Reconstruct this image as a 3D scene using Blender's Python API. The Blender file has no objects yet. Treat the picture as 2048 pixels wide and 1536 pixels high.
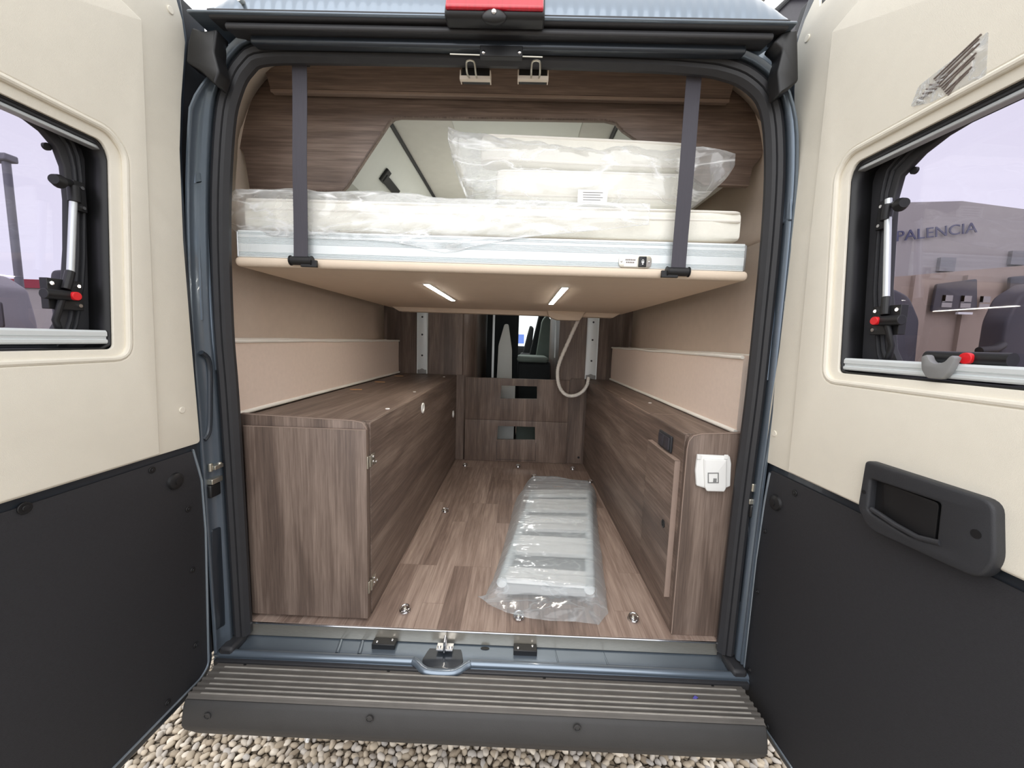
import bpy, bmesh, math, random
import numpy as np
from mathutils import Vector, noise
random.seed(7)
SC = bpy.context.scene; COL = SC.collection; D = bpy.data
V = Vector
# ------------------------------------------------------------------ camera (solved from the photograph's vanishing lines)
FPX = 770.0
CZ, YAW, PITCH, ROLL, DIST = .931, -.015, .112, .032, 1.16
fw = V((math.sin(YAW)*math.cos(PITCH), math.cos(YAW)*math.cos(PITCH), -math.sin(PITCH)))
r0 = V((math.cos(YAW), -math.sin(YAW), 0)); u0 = r0.cross(fw)
RT = r0*math.cos(ROLL)+u0*math.sin(ROLL); UP = u0*math.cos(ROLL)-r0*math.sin(ROLL)
CAM = V((0, -DIST, CZ))
def A(px, py, X=None, Y=None, Z=None):
    """where the line of sight through a photo point meets a real plane of the van"""
    v = fw+RT*((px-1024)/FPX)-UP*((py-768)/FPX)
    t = (X-CAM.x)/v.x if X is not None else (Y-CAM.y)/v.y if Y is not None else (Z-CAM.z)/v.z
    return CAM+v*t
def AY(pts, y): return [(lambda q: (q.x, q.z))(A(p[0], p[1], Y=y)) for p in pts]
def AX(pts, x): return [(lambda q: (q.y, q.z))(A(p[0], p[1], X=x)) for p in pts]
def AZ(pts, z): return [(lambda q: (q.x, q.y))(A(p[0], p[1], Z=z)) for p in pts]
cam = D.objects.new('camera', D.cameras.new('camera')); COL.objects.link(cam)
cam.data.sensor_width = 36; cam.data.sensor_fit = 'HORIZONTAL'; cam.data.lens = 36*FPX/2048
cam.data.clip_start = .01
from mathutils import Matrix
m = Matrix((RT, UP, -fw)).transposed().to_4x4(); m.translation = CAM; cam.matrix_world = m
SC.camera = cam
# ------------------------------------------------------------------ colours and materials
def lin(c):
    return tuple((x/255/12.92 if x/255 <= .04045 else ((x/255+.055)/1.055)**2.4) for x in c)
class NT:
    def __init__(s, name):
        s.m = D.materials.new(name); s.m.use_nodes = True; s.t = s.m.node_tree; s.t.nodes.clear()
    def n(s, typ, **kw):
        nd = s.t.nodes.new('ShaderNode'+typ)
        for k, v in kw.items():
            if k in nd.inputs: nd.inputs[k].default_value = v
            else: setattr(nd, k, v)
        return nd
    def l(s, a, b): s.t.links.new(a, b)
    def out(s, sh): s.l(sh, s.n('OutputMaterial').inputs['Surface']); return s.m
def mth(N, op, a, b=None):
    nd = N.n('Math', operation=op)
    for i, x in enumerate((a, b)):
        if x is None: continue
        if isinstance(x, (int, float)): nd.inputs[i].default_value = x
        else: N.l(x, nd.inputs[i])
    return nd.outputs[0]
def mixc(N, fac, a, b, blend='MIX'):
    nd = N.n('Mix', data_type='RGBA', blend_type=blend)
    for i, x in ((0, fac), (6, a), (7, b)):
        if isinstance(x, (int, float)): nd.inputs[i].default_value = x
        elif isinstance(x, tuple): nd.inputs[i].default_value = (*x[:3], 1)
        else: N.l(x, nd.inputs[i])
    return nd.outputs[2]
def mat(name, col, rough=.5, metal=0, var=.06, scale=25, bump=0, bscale=300, spec=.5, coat=0, stretch=None, emit=0):
    N = NT(name); c = lin(col)
    tc = N.n('TexCoord'); src = tc.outputs['Object']
    if stretch:
        mp = N.n('Mapping'); mp.inputs['Scale'].default_value = stretch; N.l(src, mp.inputs[0]); src = mp.outputs[0]
    ns = N.n('TexNoise', Scale=scale, Detail=4); N.l(src, ns.inputs['Vector'])
    base = mixc(N, ns.outputs['Fac'], tuple(x*(1-var*2) for x in c), tuple(min(1, x*(1+var*2)) for x in c))
    p = N.n('BsdfPrincipled', Roughness=rough, Metallic=metal)
    p.inputs['Specular IOR Level'].default_value = spec; p.inputs['Coat Weight'].default_value = coat
    N.l(base, p.inputs['Base Color'])
    if bump:
        b = N.n('TexNoise', Scale=bscale, Detail=3); N.l(src, b.inputs['Vector'])
        bp = N.n('Bump', Strength=bump, Distance=.002); N.l(b.outputs['Fac'], bp.inputs['Height']); N.l(bp.outputs[0], p.inputs['Normal'])
    if emit:
        N.l(base, p.inputs['Emission Color']); p.inputs['Emission Strength'].default_value = emit
    return N.out(p.outputs[0])
def wood(name, axis, strip=.11, gain=1.0):
    N = NT(name); tc = N.n('TexCoord'); o = tc.outputs['Object']
    def mp(a, b):
        k = N.n('Mapping'); s = [a, a, a]; s['XYZ'.index(axis)] = b; k.inputs['Scale'].default_value = s; N.l(o, k.inputs[0]); return k.outputs[0]
    n1 = N.n('TexNoise', Scale=1, Detail=7, Roughness=.65, Distortion=.3); N.l(mp(150, 4), n1.inputs['Vector'])
    n2 = N.n('TexNoise', Scale=1, Detail=4, Distortion=.8); N.l(mp(16, 1.6), n2.inputs['Vector'])
    n3 = N.n('TexNoise', Scale=1, Detail=3); N.l(mp(260, 14), n3.inputs['Vector'])
    sp = N.n('SeparateXYZ'); N.l(o, sp.inputs[0])
    tr = [sp.outputs[i] for i in range(3) if 'XYZ'[i] != axis]
    sm = mth(N, 'FLOOR', mth(N, 'MULTIPLY', mth(N, 'ADD', tr[0], tr[1]), 1/strip))
    wn = N.n('TexWhiteNoise', noise_dimensions='1D'); N.l(sm, wn.inputs['W'])
    f = mth(N, 'ADD', mth(N, 'MULTIPLY', n1.outputs['Fac'], .40), mth(N, 'MULTIPLY', n2.outputs['Fac'], .42))
    f = mth(N, 'ADD', f, mth(N, 'MULTIPLY', wn.outputs['Value'], .07))
    f = mth(N, 'ADD', f, mth(N, 'MULTIPLY', n3.outputs['Fac'], .14))
    cr = N.n('ValToRGB'); N.l(f, cr.inputs[0]); e = cr.color_ramp.elements
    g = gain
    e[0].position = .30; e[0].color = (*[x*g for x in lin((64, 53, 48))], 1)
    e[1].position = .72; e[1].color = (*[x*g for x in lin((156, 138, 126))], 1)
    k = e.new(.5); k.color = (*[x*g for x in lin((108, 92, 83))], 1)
    p = N.n('BsdfPrincipled', Roughness=.5); N.l(cr.outputs[0], p.inputs['Base Color'])
    bp = N.n('Bump', Strength=.12, Distance=.001); N.l(n3.outputs['Fac'], bp.inputs['Height']); N.l(bp.outputs[0], p.inputs['Normal'])
    return N.out(p.outputs[0])
def floor_wood():
    N = NT('floor_planks'); tc = N.n('TexCoord'); o = tc.outputs['Object']
    sp = N.n('SeparateXYZ'); N.l(o, sp.inputs[0]); cb = N.n('CombineXYZ')
    N.l(sp.outputs[1], cb.inputs[0]); N.l(sp.outputs[0], cb.inputs[1])
    br = N.n('TexBrick'); N.l(cb.outputs[0], br.inputs['Vector'])
    br.inputs['Scale'].default_value = 1; br.inputs['Brick Width'].default_value = .62; br.inputs['Row Height'].default_value = .075
    br.inputs['Mortar Size'].default_value = .0007; br.offset = .37; br.offset_frequency = 3; br.squash = 1
    br.inputs['Color1'].default_value = (.25, .25, .25, 1); br.inputs['Color2'].default_value = (.75, .75, .75, 1); br.inputs['Mortar'].default_value = (.15, .15, .15, 1)
    def mp(a, b):
        k = N.n('Mapping'); k.inputs['Scale'].default_value = (a, b, a); N.l(o, k.inputs[0])
        ad = N.n('VectorMath', operation='ADD'); N.l(k.outputs[0], ad.inputs[0])
        sc_ = N.n('VectorMath', operation='SCALE'); N.l(br.outputs['Color'], sc_.inputs[0]); sc_.inputs['Scale'].default_value = 37; N.l(sc_.outputs[0], ad.inputs[1])
        return ad.outputs[0]
    n1 = N.n('TexNoise', Scale=1, Detail=7, Roughness=.65, Distortion=.6); N.l(mp(110, 5), n1.inputs['Vector'])
    n2 = N.n('TexNoise', Scale=1, Detail=3, Distortion=1.5); N.l(mp(22, 2), n2.inputs['Vector'])
    f = mth(N, 'ADD', mth(N, 'MULTIPLY', n1.outputs['Fac'], .5), mth(N, 'MULTIPLY', n2.outputs['Fac'], .35))
    sv = N.n('SeparateColor'); N.l(br.outputs['Color'], sv.inputs[0])
    f = mth(N, 'ADD', f, mth(N, 'MULTIPLY', sv.outputs[0], .30))
    cr = N.n('ValToRGB'); N.l(f, cr.inputs[0]); e = cr.color_ramp.elements
    e[0].position = .34; e[0].color = (*lin((88, 72, 64)), 1); e[1].position = .82; e[1].color = (*lin((190, 170, 157)), 1)
    k = e.new(.57); k.color = (*lin((143, 123, 112)), 1)
    p = N.n('BsdfPrincipled', Roughness=.42); N.l(cr.outputs[0], p.inputs['Base Color'])
    bp = N.n('Bump', Strength=.15, Distance=.001); N.l(n1.outputs['Fac'], bp.inputs['Height']); N.l(bp.outputs[0], p.inputs['Normal'])
    return N.out(p.outputs[0])
def film(name, base=.08, gain=.4, scale=5, stretch=(1, 1, 1), tint=(246, 248, 250), rough=.12, lines=.5, gloss=.07):
    """thin crumpled polythene: mostly see-through, milky where it doubles over, glossy; ridge streaks also paint fold highlights"""
    N = NT(name); tc = N.n('TexCoord'); mp = N.n('Mapping'); mp.inputs['Scale'].default_value = stretch; mp.inputs['Rotation'].default_value = (0, .5, 0)
    N.l(tc.outputs['Object'], mp.inputs[0])
    ns = N.n('TexNoise', Scale=scale, Detail=3, Roughness=.5, Distortion=.8); N.l(mp.outputs[0], ns.inputs['Vector'])
    rg = mth(N, 'SUBTRACT', 1.0, mth(N, 'MULTIPLY', mth(N, 'ABSOLUTE', mth(N, 'SUBTRACT', ns.outputs['Fac'], .5)), 14.0))
    rg = mth(N, 'POWER', mth(N, 'MAXIMUM', rg, 0.0), 3.0)  # whiter noise ridges: doubled film plus painted fold highlights
    lw = N.n('LayerWeight', Blend=.2)
    fac = mth(N, 'ADD', mth(N, 'ADD', mth(N, 'MULTIPLY', rg, lines), base), mth(N, 'MULTIPLY', lw.outputs['Facing'], gain))
    fac = mth(N, 'MINIMUM', fac, .92)
    bp = N.n('Bump', Strength=.5, Distance=.008); N.l(ns.outputs['Fac'], bp.inputs['Height'])
    p = N.n('BsdfPrincipled', Roughness=rough); p.inputs['Base Color'].default_value = (*lin(tint), 1)
    N.l(bp.outputs[0], p.inputs['Normal'])
    tl = N.n('BsdfTranslucent'); tl.inputs[0].default_value = (*lin(tint), 1); m0 = N.n('MixShader'); m0.inputs[0].default_value = .35
    N.l(p.outputs[0], m0.inputs[1]); N.l(tl.outputs[0], m0.inputs[2])
    tr = N.n('BsdfTransparent'); ms = N.n('MixShader'); N.l(fac, ms.inputs[0]); N.l(tr.outputs[0], ms.inputs[1]); N.l(m0.outputs[0], ms.inputs[2])
    gl = N.n('BsdfGlossy', Roughness=.08); N.l(bp.outputs[0], gl.inputs['Normal'])
    m2 = N.n('MixShader'); m2.inputs[0].default_value = gloss; N.l(ms.outputs[0], m2.inputs[1]); N.l(gl.outputs[0], m2.inputs[2])
    return N.out(m2.outputs[0])
def glass(name, tint, gloss=.08):
    N = NT(name); ns = N.n('TexNoise', Scale=2.0); tc = N.n('TexCoord'); N.l(tc.outputs['Object'], ns.inputs['Vector'])
    c = mixc(N, ns.outputs['Fac'], tuple(x*.97 for x in lin(tint)), tuple(min(1, x*1.03) for x in lin(tint)))
    tr = N.n('BsdfTransparent'); N.l(c, tr.inputs[0]); gl = N.n('BsdfGlossy', Roughness=.02)
    ms = N.n('MixShader'); ms.inputs[0].default_value = gloss; N.l(tr.outputs[0], ms.inputs[1]); N.l(gl.outputs[0], ms.inputs[2])
    return N.out(ms.outputs[0])
def lamp_mat(name, col, strength):
    N = NT(name); e = N.n('Emission', Strength=strength); e.inputs[0].default_value = (*lin(col), 1)
    return N.out(e.outputs[0])
def gravel_mat():
    N = NT('gravel_ground'); tc = N.n('TexCoord'); vo = N.n('TexVoronoi', Scale=42); N.l(tc.outputs['Object'], vo.inputs['Vector'])
    ve = N.n('TexVoronoi', Scale=42, feature='DISTANCE_TO_EDGE'); N.l(tc.outputs['Object'], ve.inputs['Vector'])
    sc_ = N.n('SeparateColor'); N.l(vo.outputs['Color'], sc_.inputs[0])
    c = mixc(N, sc_.outputs[0], lin((146, 132, 114)), lin((214, 202, 184)))
    e = N.n('MapRange'); e.inputs[1].default_value = .0; e.inputs[2].default_value = .16; N.l(ve.outputs['Distance'], e.inputs[0])
    c = mixc(N, e.outputs[0], lin((70, 62, 54)), c)
    p = N.n('BsdfPrincipled', Roughness=.9); N.l(c, p.inputs['Base Color'])
    b = N.n('Bump', Strength=.8, Distance=.008); N.l(e.outputs[0], b.inputs['Height']); N.l(b.outputs[0], p.inputs['Normal'])
    return N.out(p.outputs[0])
M = dict(
    abs=mat('beige_moulded_plastic', (234, 228, 214), .55, var=.015, bump=.25, bscale=900, spec=.35),
    paint=mat('slate_blue_paint', (118, 130, 143), .28, .6, var=.04, scale=8, coat=.5),
    darkpaint=mat('dark_blue_paint', (50, 56, 64), .32, .3, var=.05, coat=.3),
    black=mat('matt_black_board', (41, 41, 45), .7, var=.10, scale=180, bump=.3, bscale=700),
    rubber=mat('black_rubber', (47, 47, 50), .55, var=.08, bump=.1),
    plastic=mat('black_plastic', (25, 25, 27), .45, var=.08),
    handle=mat('charcoal_plastic', (46, 47, 51), .55, var=.08, bump=.25, bscale=800),
    alu=mat('brushed_aluminium', (214, 218, 221), .38, .65, var=.03, stretch=(2, 60, 60)),
    alurail=mat('pale_aluminium', (226, 232, 234), .42, .25, var=.02, stretch=(2, 60, 60)),
    strip=mat('worn_steel_strip', (190, 184, 172), .33, .8, var=.10, stretch=(3, 40, 40)),
    chrome=mat('chrome', (225, 225, 228), .12, 1, var=.02),
    steel=mat('zinc_steel', (196, 192, 180), .3, .9, var=.08),
    fabric=mat('beige_wall_fabric', (206, 190, 175), .95, var=.03, bump=.5, bscale=600, spec=.1),
    cushion=mat('beige_upholstery', (226, 208, 195), .95, var=.03, scale=60, bump=.5, bscale=500, spec=.1),
    piping=mat('white_piping', (240, 236, 228), .6, var=.02),
    board=mat('cream_bed_board', (222, 205, 186), .7, var=.02, bump=.2, bscale=500, spec=.2),
    lining=mat('cream_lining', (224, 212, 198), .75, var=.02, bump=.2, bscale=600, spec=.2),
    ticking=mat('white_mattress_ticking', (240, 238, 228), .9, var=.03, scale=40, bump=.4, bscale=160, spec=.1),
    webbing=mat('charcoal_webbing', (72, 70, 78), .8, var=.05, scale=40, stretch=(12, 1, .2), bump=.3, bscale=60),
    white=mat('white_plastic', (238, 238, 236), .35, var=.015),
    grey=mat('grey_plastic', (134, 134, 134), .5, var=.04),
    palegrey=mat('pale_grey_panel', (214, 216, 212), .5, var=.015),
    ceil=mat('grey_ceiling_fabric', (205, 203, 198), .9, var=.03, bump=.3),
    red=mat('red_plastic', (222, 30, 38), .4, var=.04),
    lens=mat('red_lens', (192, 18, 42), .15, var=.22, scale=40, stretch=(3, .2, .2), coat=.6),
    wear=mat('scuffed_grey_plastic', (150, 146, 140), .7, var=.22, scale=22), presse=mat('pressed_edge_highlight', (150, 162, 174), .3, .6, var=.03),
    bumper=mat('dusty_black_plastic', (98, 94, 90), .62, var=.14, scale=14, bump=.2, bscale=500),
    face=mat('textured_black_plastic', (58, 57, 57), .6, var=.05, bump=.3, bscale=900),
    wz=wood('walnut_laminate_upright', 'Z'), wy=wood('walnut_laminate_lengthwise', 'Y'), wx=wood('walnut_laminate_crosswise_lit', 'X', .3, 1.18),  # crosswise copy lightened in colour to make up for dim light on the bulkhead
    edge=mat('walnut_edge_band', (150, 131, 120), .5, var=.06),
    planks=floor_wood(),
    seat=mat('green_grey_seat_cloth', (120, 132, 126), .9, var=.06, bump=.4), seatdark=mat('charcoal_seat_cloth', (42, 46, 48), .9, var=.08, bump=.4),
    wall=mat('pale_render', (168, 164, 160), .9, var=.04, scale=3), wallbeige=mat('beige_concrete', (166, 150, 136), .9, var=.05, scale=4),
    gravelbase=gravel_mat(),
    vanwhite=mat('silver_van_paint', (136, 133, 138), .35, var=.03), vandark=mat('dark_vehicle', (62, 60, 66), .4, var=.08),
    letters=mat('dark_blue_letters', (72, 74, 104), .5, var=.03), redwall=mat('dark_red_cladding', (150, 46, 62), .6, var=.05),
    galv=mat('galvanised_post', (120, 120, 126), .5, .3, var=.05),
    tan=mat('tan_cutout', (226, 176, 120), .7, var=.05),
    film=film('crumpled_polythene', .2, .6, 7, (.6, 1, 2.2), lines=.6), film2=film('milky_polythene', .27, .45, 7, (.5, 1.6, 1), (222, 232, 238), .2, .14), film3=film('bed_polythene', .24, .6, 7, (.6, 1.5, 2.4), lines=.7),
    sticker=film('clear_sticker_film', .14, .2, 30, gloss=.1),
    ink=mat('sticker_ink', (120, 108, 102), .5, var=.1),
    pane=glass('smoked_acrylic', (218, 215, 224), .05), screen=glass('clear_glass', (246, 250, 248), .04),
    led=lamp_mat('led_diffuser', (255, 248, 236), 36), strikeblue=mat('blue_flake', (88, 84, 170), .5),
)
# ------------------------------------------------------------------ geometry
W = {}
class MB:
    def __init__(s): s.v = []; s.f = []
    def add(s, v, f):
        b = len(s.v); s.v += [tuple(x) for x in v]; s.f += [tuple(i+b for i in q) for q in f]; return s
    def box(s, x0, x1, y0, y1, z0, z1):
        return s.add([(x, y, z) for z in (z0, z1) for y in (y0, y1) for x in (x0, x1)],
                     [(0, 2, 3, 1), (4, 5, 7, 6), (0, 1, 5, 4), (2, 6, 7, 3), (0, 4, 6, 2), (1, 3, 7, 5)])
    def obox(s, c, ax, ay, az):
        """box about c with half-axis vectors"""
        c = V(c); ax, ay, az = V(ax), V(ay), V(az)
        return s.add([c+ax*i+ay*j+az*k for k in (-1, 1) for j in (-1, 1) for i in (-1, 1)],
                     [(0, 2, 3, 1), (4, 5, 7, 6), (0, 1, 5, 4), (2, 6, 7, 3), (0, 4, 6, 2), (1, 3, 7, 5)])
    def tube(s, path, r, n=12, closed=False, cap=True):
        P = [V(p) for p in path]; L = len(P); rs = r if isinstance(r, (list, tuple)) else [r]*L
        vs = []; up = None
        for i in range(L):
            t = (P[(i+1) % L]-P[i-1]) if closed else P[min(i+1, L-1)]-P[max(i-1, 0)]
            t.normalize()
            if up is None: up = t.orthogonal().normalized()
            up = (up-t*up.dot(t)).normalized(); q = t.cross(up)
            vs += [P[i]+(up*math.cos(a)+q*math.sin(a))*rs[i] for a in [2*math.pi*k/n for k in range(n)]]
        fs = []
        for i in range(L if closed else L-1):
            j = (i+1) % L
            fs += [(i*n+k, i*n+(k+1) % n, j*n+(k+1) % n, j*n+k) for k in range(n)]
        if not closed and cap: fs += [tuple(range(n-1, -1, -1)), tuple((L-1)*n+k for k in range(n))]
        return s.add(vs, fs)
    def cyl(s, a, b, r, n=20, r2=None): return s.tube([a, b], [r, r if r2 is None else r2], n)
    def ball(s, c, rx, ry=None, rz=None, n=14):
        ry = ry or rx; rz = rz or rx; vs = []; c = V(c)
        for i in range(1, n):
            t = math.pi*i/n
            vs += [c+V((rx*math.sin(t)*math.cos(a), ry*math.sin(t)*math.sin(a), rz*math.cos(t))) for a in [2*math.pi*k/(2*n) for k in range(2*n)]]
        fs = [(i*2*n+k, (i+1)*2*n+k, (i+1)*2*n+(k+1) % (2*n), i*2*n+(k+1) % (2*n)) for i in range(n-2) for k in range(2*n)]
        vs += [c+V((0, 0, rz)), c-V((0, 0, rz))]; t = len(vs)
        fs += [(t-2, k, (k+1) % (2*n)) for k in range(2*n)]+[(t-1, (n-2)*2*n+(k+1) % (2*n), (n-2)*2*n+k) for k in range(2*n)]
        return s.add(vs, fs)
    def grid(s, fn, nu, nv, closeu=False, closev=False):
        vs = [fn(i/(nu if closeu else nu-1), j/(nv if closev else nv-1)) for i in range(nu) for j in range(nv)]
        fs = [(i*nv+j, ((i+1) % nu)*nv+j, ((i+1) % nu)*nv+(j+1) % nv, i*nv+(j+1) % nv)
              for i in range(nu if closeu else nu-1) for j in range(nv if closev else nv-1)]
        return s.add(vs, fs)
    def extr(s, prof, x0, x1):
        """closed (y,z) profile swept along X"""
        n = len(prof)
        return s.add([(x, p[0], p[1]) for x in (x0, x1) for p in prof],
                     [(i, (i+1) % n, n+(i+1) % n, n+i) for i in range(n)]+[tuple(range(n-1, -1, -1)), tuple(range(n, 2*n))])
    def plate(s, loops, fr, t0, t1, bev=0, seg=2):
        """flat board: first loop outside, the rest holes; fr maps (a,b,t) to the world"""
        cu = D.curves.new('tmp', 'CURVE'); cu.dimensions = '2D'; cu.fill_mode = 'BOTH'
        h = abs(t1-t0)/2; cu.extrude = max(h-bev, 1e-5); cu.bevel_depth = bev; cu.bevel_resolution = seg-1
        if bev: cu.offset = -bev
        for lp in loops:
            sp = cu.splines.new('POLY'); sp.points.add(len(lp)-1); sp.use_cyclic_u = True
            for p, q in zip(sp.points, lp): p.co = (q[0], q[1], 0, 1)
        ob = D.objects.new('tmp', cu); me = ob.to_mesh(); mid = (t0+t1)/2
        s.add([fr(v.co.x, v.co.y, v.co.z+mid) for v in me.vertices], [tuple(p.vertices) for p in me.polygons])
        ob.to_mesh_clear(); D.objects.remove(ob); D.curves.remove(cu); return s
    def build(s, name, m_, parent=None, bevel=0, seg=2, smooth=True, sub=0, solid=0, angle=35, weld=True):
        me = D.meshes.new(name); vs = np.array(s.v, float)
        if parent is not None: o0 = V(W[parent.name])
        else:
            lo = vs.min(0); hi = vs.max(0); o0 = V(((lo[0]+hi[0])/2, (lo[1]+hi[1])/2, lo[2]))
        me.from_pydata([tuple(x) for x in (vs-np.array(o0))], [], s.f)
        bm = bmesh.new(); bm.from_mesh(me)
        if weld: bmesh.ops.remove_doubles(bm, verts=bm.verts, dist=2e-5)
        bmesh.ops.recalc_face_normals(bm, faces=bm.faces); bm.to_mesh(me); bm.free()
        if smooth:
            me.polygons.foreach_set('use_smooth', [True]*len(me.polygons)); me.set_sharp_from_angle(angle=math.radians(angle))
        me.materials.append(M[m_] if isinstance(m_, str) else m_)
        o = D.objects.new(name, me); COL.objects.link(o)
        if parent is not None: o.parent = parent
        else: o.location = o0
        W[o.name] = tuple(o0)
        if bevel:
            b = o.modifiers.new('b', 'BEVEL'); b.width = bevel; b.segments = seg; b.limit_method = 'ANGLE'; b.angle_limit = math.radians(35)
        if sub: q = o.modifiers.new('s', 'SUBSURF'); q.levels = q.render_levels = sub
        if solid: q = o.modifiers.new('t', 'SOLIDIFY'); q.thickness = solid; q.offset = 0
        return o
def tag(o, label, cat, group=None, kind=None):
    o['label'] = label; o['category'] = cat
    if group: o['group'] = group
    if kind: o['kind'] = kind
    return o
def thing(name, loc, label, cat, group=None):
    o = D.objects.new(name, None); o.empty_display_size = .05; COL.objects.link(o); o.location = loc; W[o.name] = tuple(loc)
    return tag(o, label, cat, group)
def struct(o, label=None):
    o['kind'] = 'structure'
    if label: o['label'] = label
    return o
def copy_tree(o, loc, label, group=None):
    c = o.copy(); COL.objects.link(c); c.location = loc; c['label'] = label
    if group: c['group'] = group
    for ch in list(o.children):
        d = ch.copy(); COL.objects.link(d); d.parent = c
        for g in list(ch.children):
            e = g.copy(); COL.objects.link(e); e.parent = d
    return c
def FY(y): return lambda a, b, t: (a, y-t, b)           # board facing the camera
def FXr(x): return lambda a, b, t: (x+t, a, b)          # board facing +X
def FXl(x): return lambda a, b, t: (x-t, a, b)          # board facing -X
def FZ(z): return lambda a, b, t: (a, b, z+t)
def rnd(poly, r, n=5):
    """round the corners; r one number or one per corner"""
    out = []; L = len(poly); rr = r if isinstance(r, (list, tuple)) else [r]*L
    for i in range(L):
        p, a, b = V(poly[i]), V(poly[i-1]), V(poly[(i+1) % L])
        if rr[i] <= 0: out.append(tuple(p)); continue
        da, db = (a-p), (b-p); k = min(rr[i], da.length*.45, db.length*.45)
        s0 = p+da.normalized()*k; s1 = p+db.normalized()*k
        for j in range(n+1):
            t = j/n; out.append(tuple(s0*(1-t)**2+p*2*t*(1-t)+s1*t*t))
    return out
def rect(a0, a1, b0, b1, r=0, n=5):
    p = [(a0, b0), (a1, b0), (a1, b1), (a0, b1)]
    return rnd(p, r, n) if r else p
def circ(a, b, r, n=24, rb=None): return [(a+r*math.cos(2*math.pi*k/n), b+(rb or r)*math.sin(2*math.pi*k/n)) for k in range(n)]
def smooth_path(P, k=5):
    P = [V(p) for p in P]; out = []
    for i in range(len(P)-1):
        a, b, c, d = P[max(i-1, 0)], P[i], P[i+1], P[min(i+2, len(P)-1)]
        for j in range(k):
            t = j/k; out.append(.5*((2*b)+(c-a)*t+(2*a-5*b+4*c-d)*t*t+(3*b-a-3*c+d)*t**3))
    return out+[P[-1]]
def nz(x, y, z=0): return noise.noise(V((x, y, z)))
XC = -.087
# ------------------------------------------------------------------ the shell of the living space (setting)
o = MB().box(-1.0, .83, -.018, 4.4, -.03, 0).build('floor', 'planks'); struct(o)
WL, WR = -.955, .785
def wallprof(sx, pr): return [((WL-a) if sx < 0 else (WR+a), z) for a, z in pr]
for sx, nm, prl in ((-1, 'wall_left', [(0, -.02), (0, 1.28)]), (1, 'wall_right', [(0, -.02), (0, 1.28)]),
                    (-1, 'wall_left_upper', [(0, 1.28), (.006, 1.40), (-.012, 1.52), (-.04, 1.63), (-.08, 1.72)]), (1, 'wall_right_upper', [(0, 1.28), (.006, 1.40), (-.012, 1.52), (-.04, 1.63), (-.08, 1.72)])):
    pr = smooth_path([(a, b, 0) for a, b in wallprof(sx, prl)], 4)
    mb = MB().grid(lambda u, v: (pr[int(round(v*(len(pr)-1)))].x, .06+u*1.50, pr[int(round(v*(len(pr)-1)))].y), 8, len(pr))
    struct(mb.build(nm, 'fabric', solid=.006))
mb = MB().box(-.93, .76, .186, 4.2, 1.715, 1.745)
struct(mb.build('ceiling', 'ceil'))
mb = MB().box(-.27, .20, .19, 2.2, 1.709, 1.7155)
struct(MB().box(-.80, .63, -.015, .142, 1.862, 1.875).build('trim_3', 'lining'))
mb = MB().box(-.27, .20, .19, 2.2, 1.709, 1.7155)
struct(mb.build('trim_1', 'palegrey', bevel=.004))
# lining that runs from the rear seal back to the fabric walls
OPEN = [(-.834, -.03), (-.836, .30), (-.841, .73), (-.847, .95), (-.840, 1.25), (-.816, 1.49), (-.790, 1.585), (-.757, 1.637), (-.706, 1.661),
        (-.5, 1.666), (-.1, 1.668), (.30, 1.664), (.444, 1.658), (.513, 1.650), (.581, 1.626), (.633, 1.571), (.660, 1.441), (.671, 1.25), (.673, 1.0), (.672, .78), (.664, .45), (.660, -.02)]
PATH = smooth_path([(a, b, 0) for a, b in OPEN], 4)
def sweep(mb, prof, path=PATH, closed=False, lo=0, hi=None):
    """prof(point) -> [(out,y)]; swept round the rear opening"""
    P = path[lo:hi]; n = len(P); rows = []
    for i in range(n):
        t = (P[min(i+1, n-1)]-P[max(i-1, 0)]).normalized(); nm = V((-t.y, t.x))
        rows.append([(P[i].x+nm.x*o_, y_, P[i].y+nm.y*o_) for o_, y_ in prof(P[i])])
    k = len(rows[0])
    mb.add([p for r_ in rows for p in r_], [(i*k+j, (i+1)*k+j, (i+1)*k+(j+1) % k, i*k+(j+1) % k) for i in range(n-1) for j in range(k if closed else k-1)])
    if closed: mb.f += [tuple(range(len(mb.v)-k*n, len(mb.v)-k*n+k)), tuple(range(len(mb.v)-k, len(mb.v)))]
    return mb
def f_lining(p): return [(.004, -.022), (.030, .0), (.074, .03), (.106, .065), (.116, .10), (.130, .160)]
struct(sweep(MB(), f_lining, lo=8, hi=-10).build('trim_2', 'lining', solid=.004))
# ------------------------------------------------------------------ the van body round the doorway
van = thing('camper_van', (XC, 0, -.05), 'slate blue camper van body framing the open rear doorway', 'van')
def f_jamb(p):
    k = min(1, max(0, (p.x+.85)/1.52)); ye = -.118+.034*k*k
    if p.y > 1.50: ye += (-.072-ye)*min(1, (p.y-1.50)/.10)
    tp = max(0, min(1, (p.y-1.50)/.16))
    return [(.03, -.022), (.041, -.032), (.046, -.046), (.040, -.056), (.040, -.068), (.047, -.074), (.0475, ye+.012), (.0435, ye+.004), (.045, ye), (.050, ye), (.051, -.03), (.10, -.01), (.135+.10*tp, .03), (.15+.16*tp, .2), (.155+.16*tp, 3.2)]
sweep(MB(), f_jamb).build('door_frame', 'paint', van, angle=50)
def f_seal(p): return [(-.001, -.022), (-.004, -.036), (.004, -.050), (.013, -.052), (.0155, -.046), (.018, -.053), (.029, -.056), (.040, -.05), (.043, -.036), (.036, -.024)]
sweep(MB(), f_seal, closed=True).build('door_seal', 'rubber', van)
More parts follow.
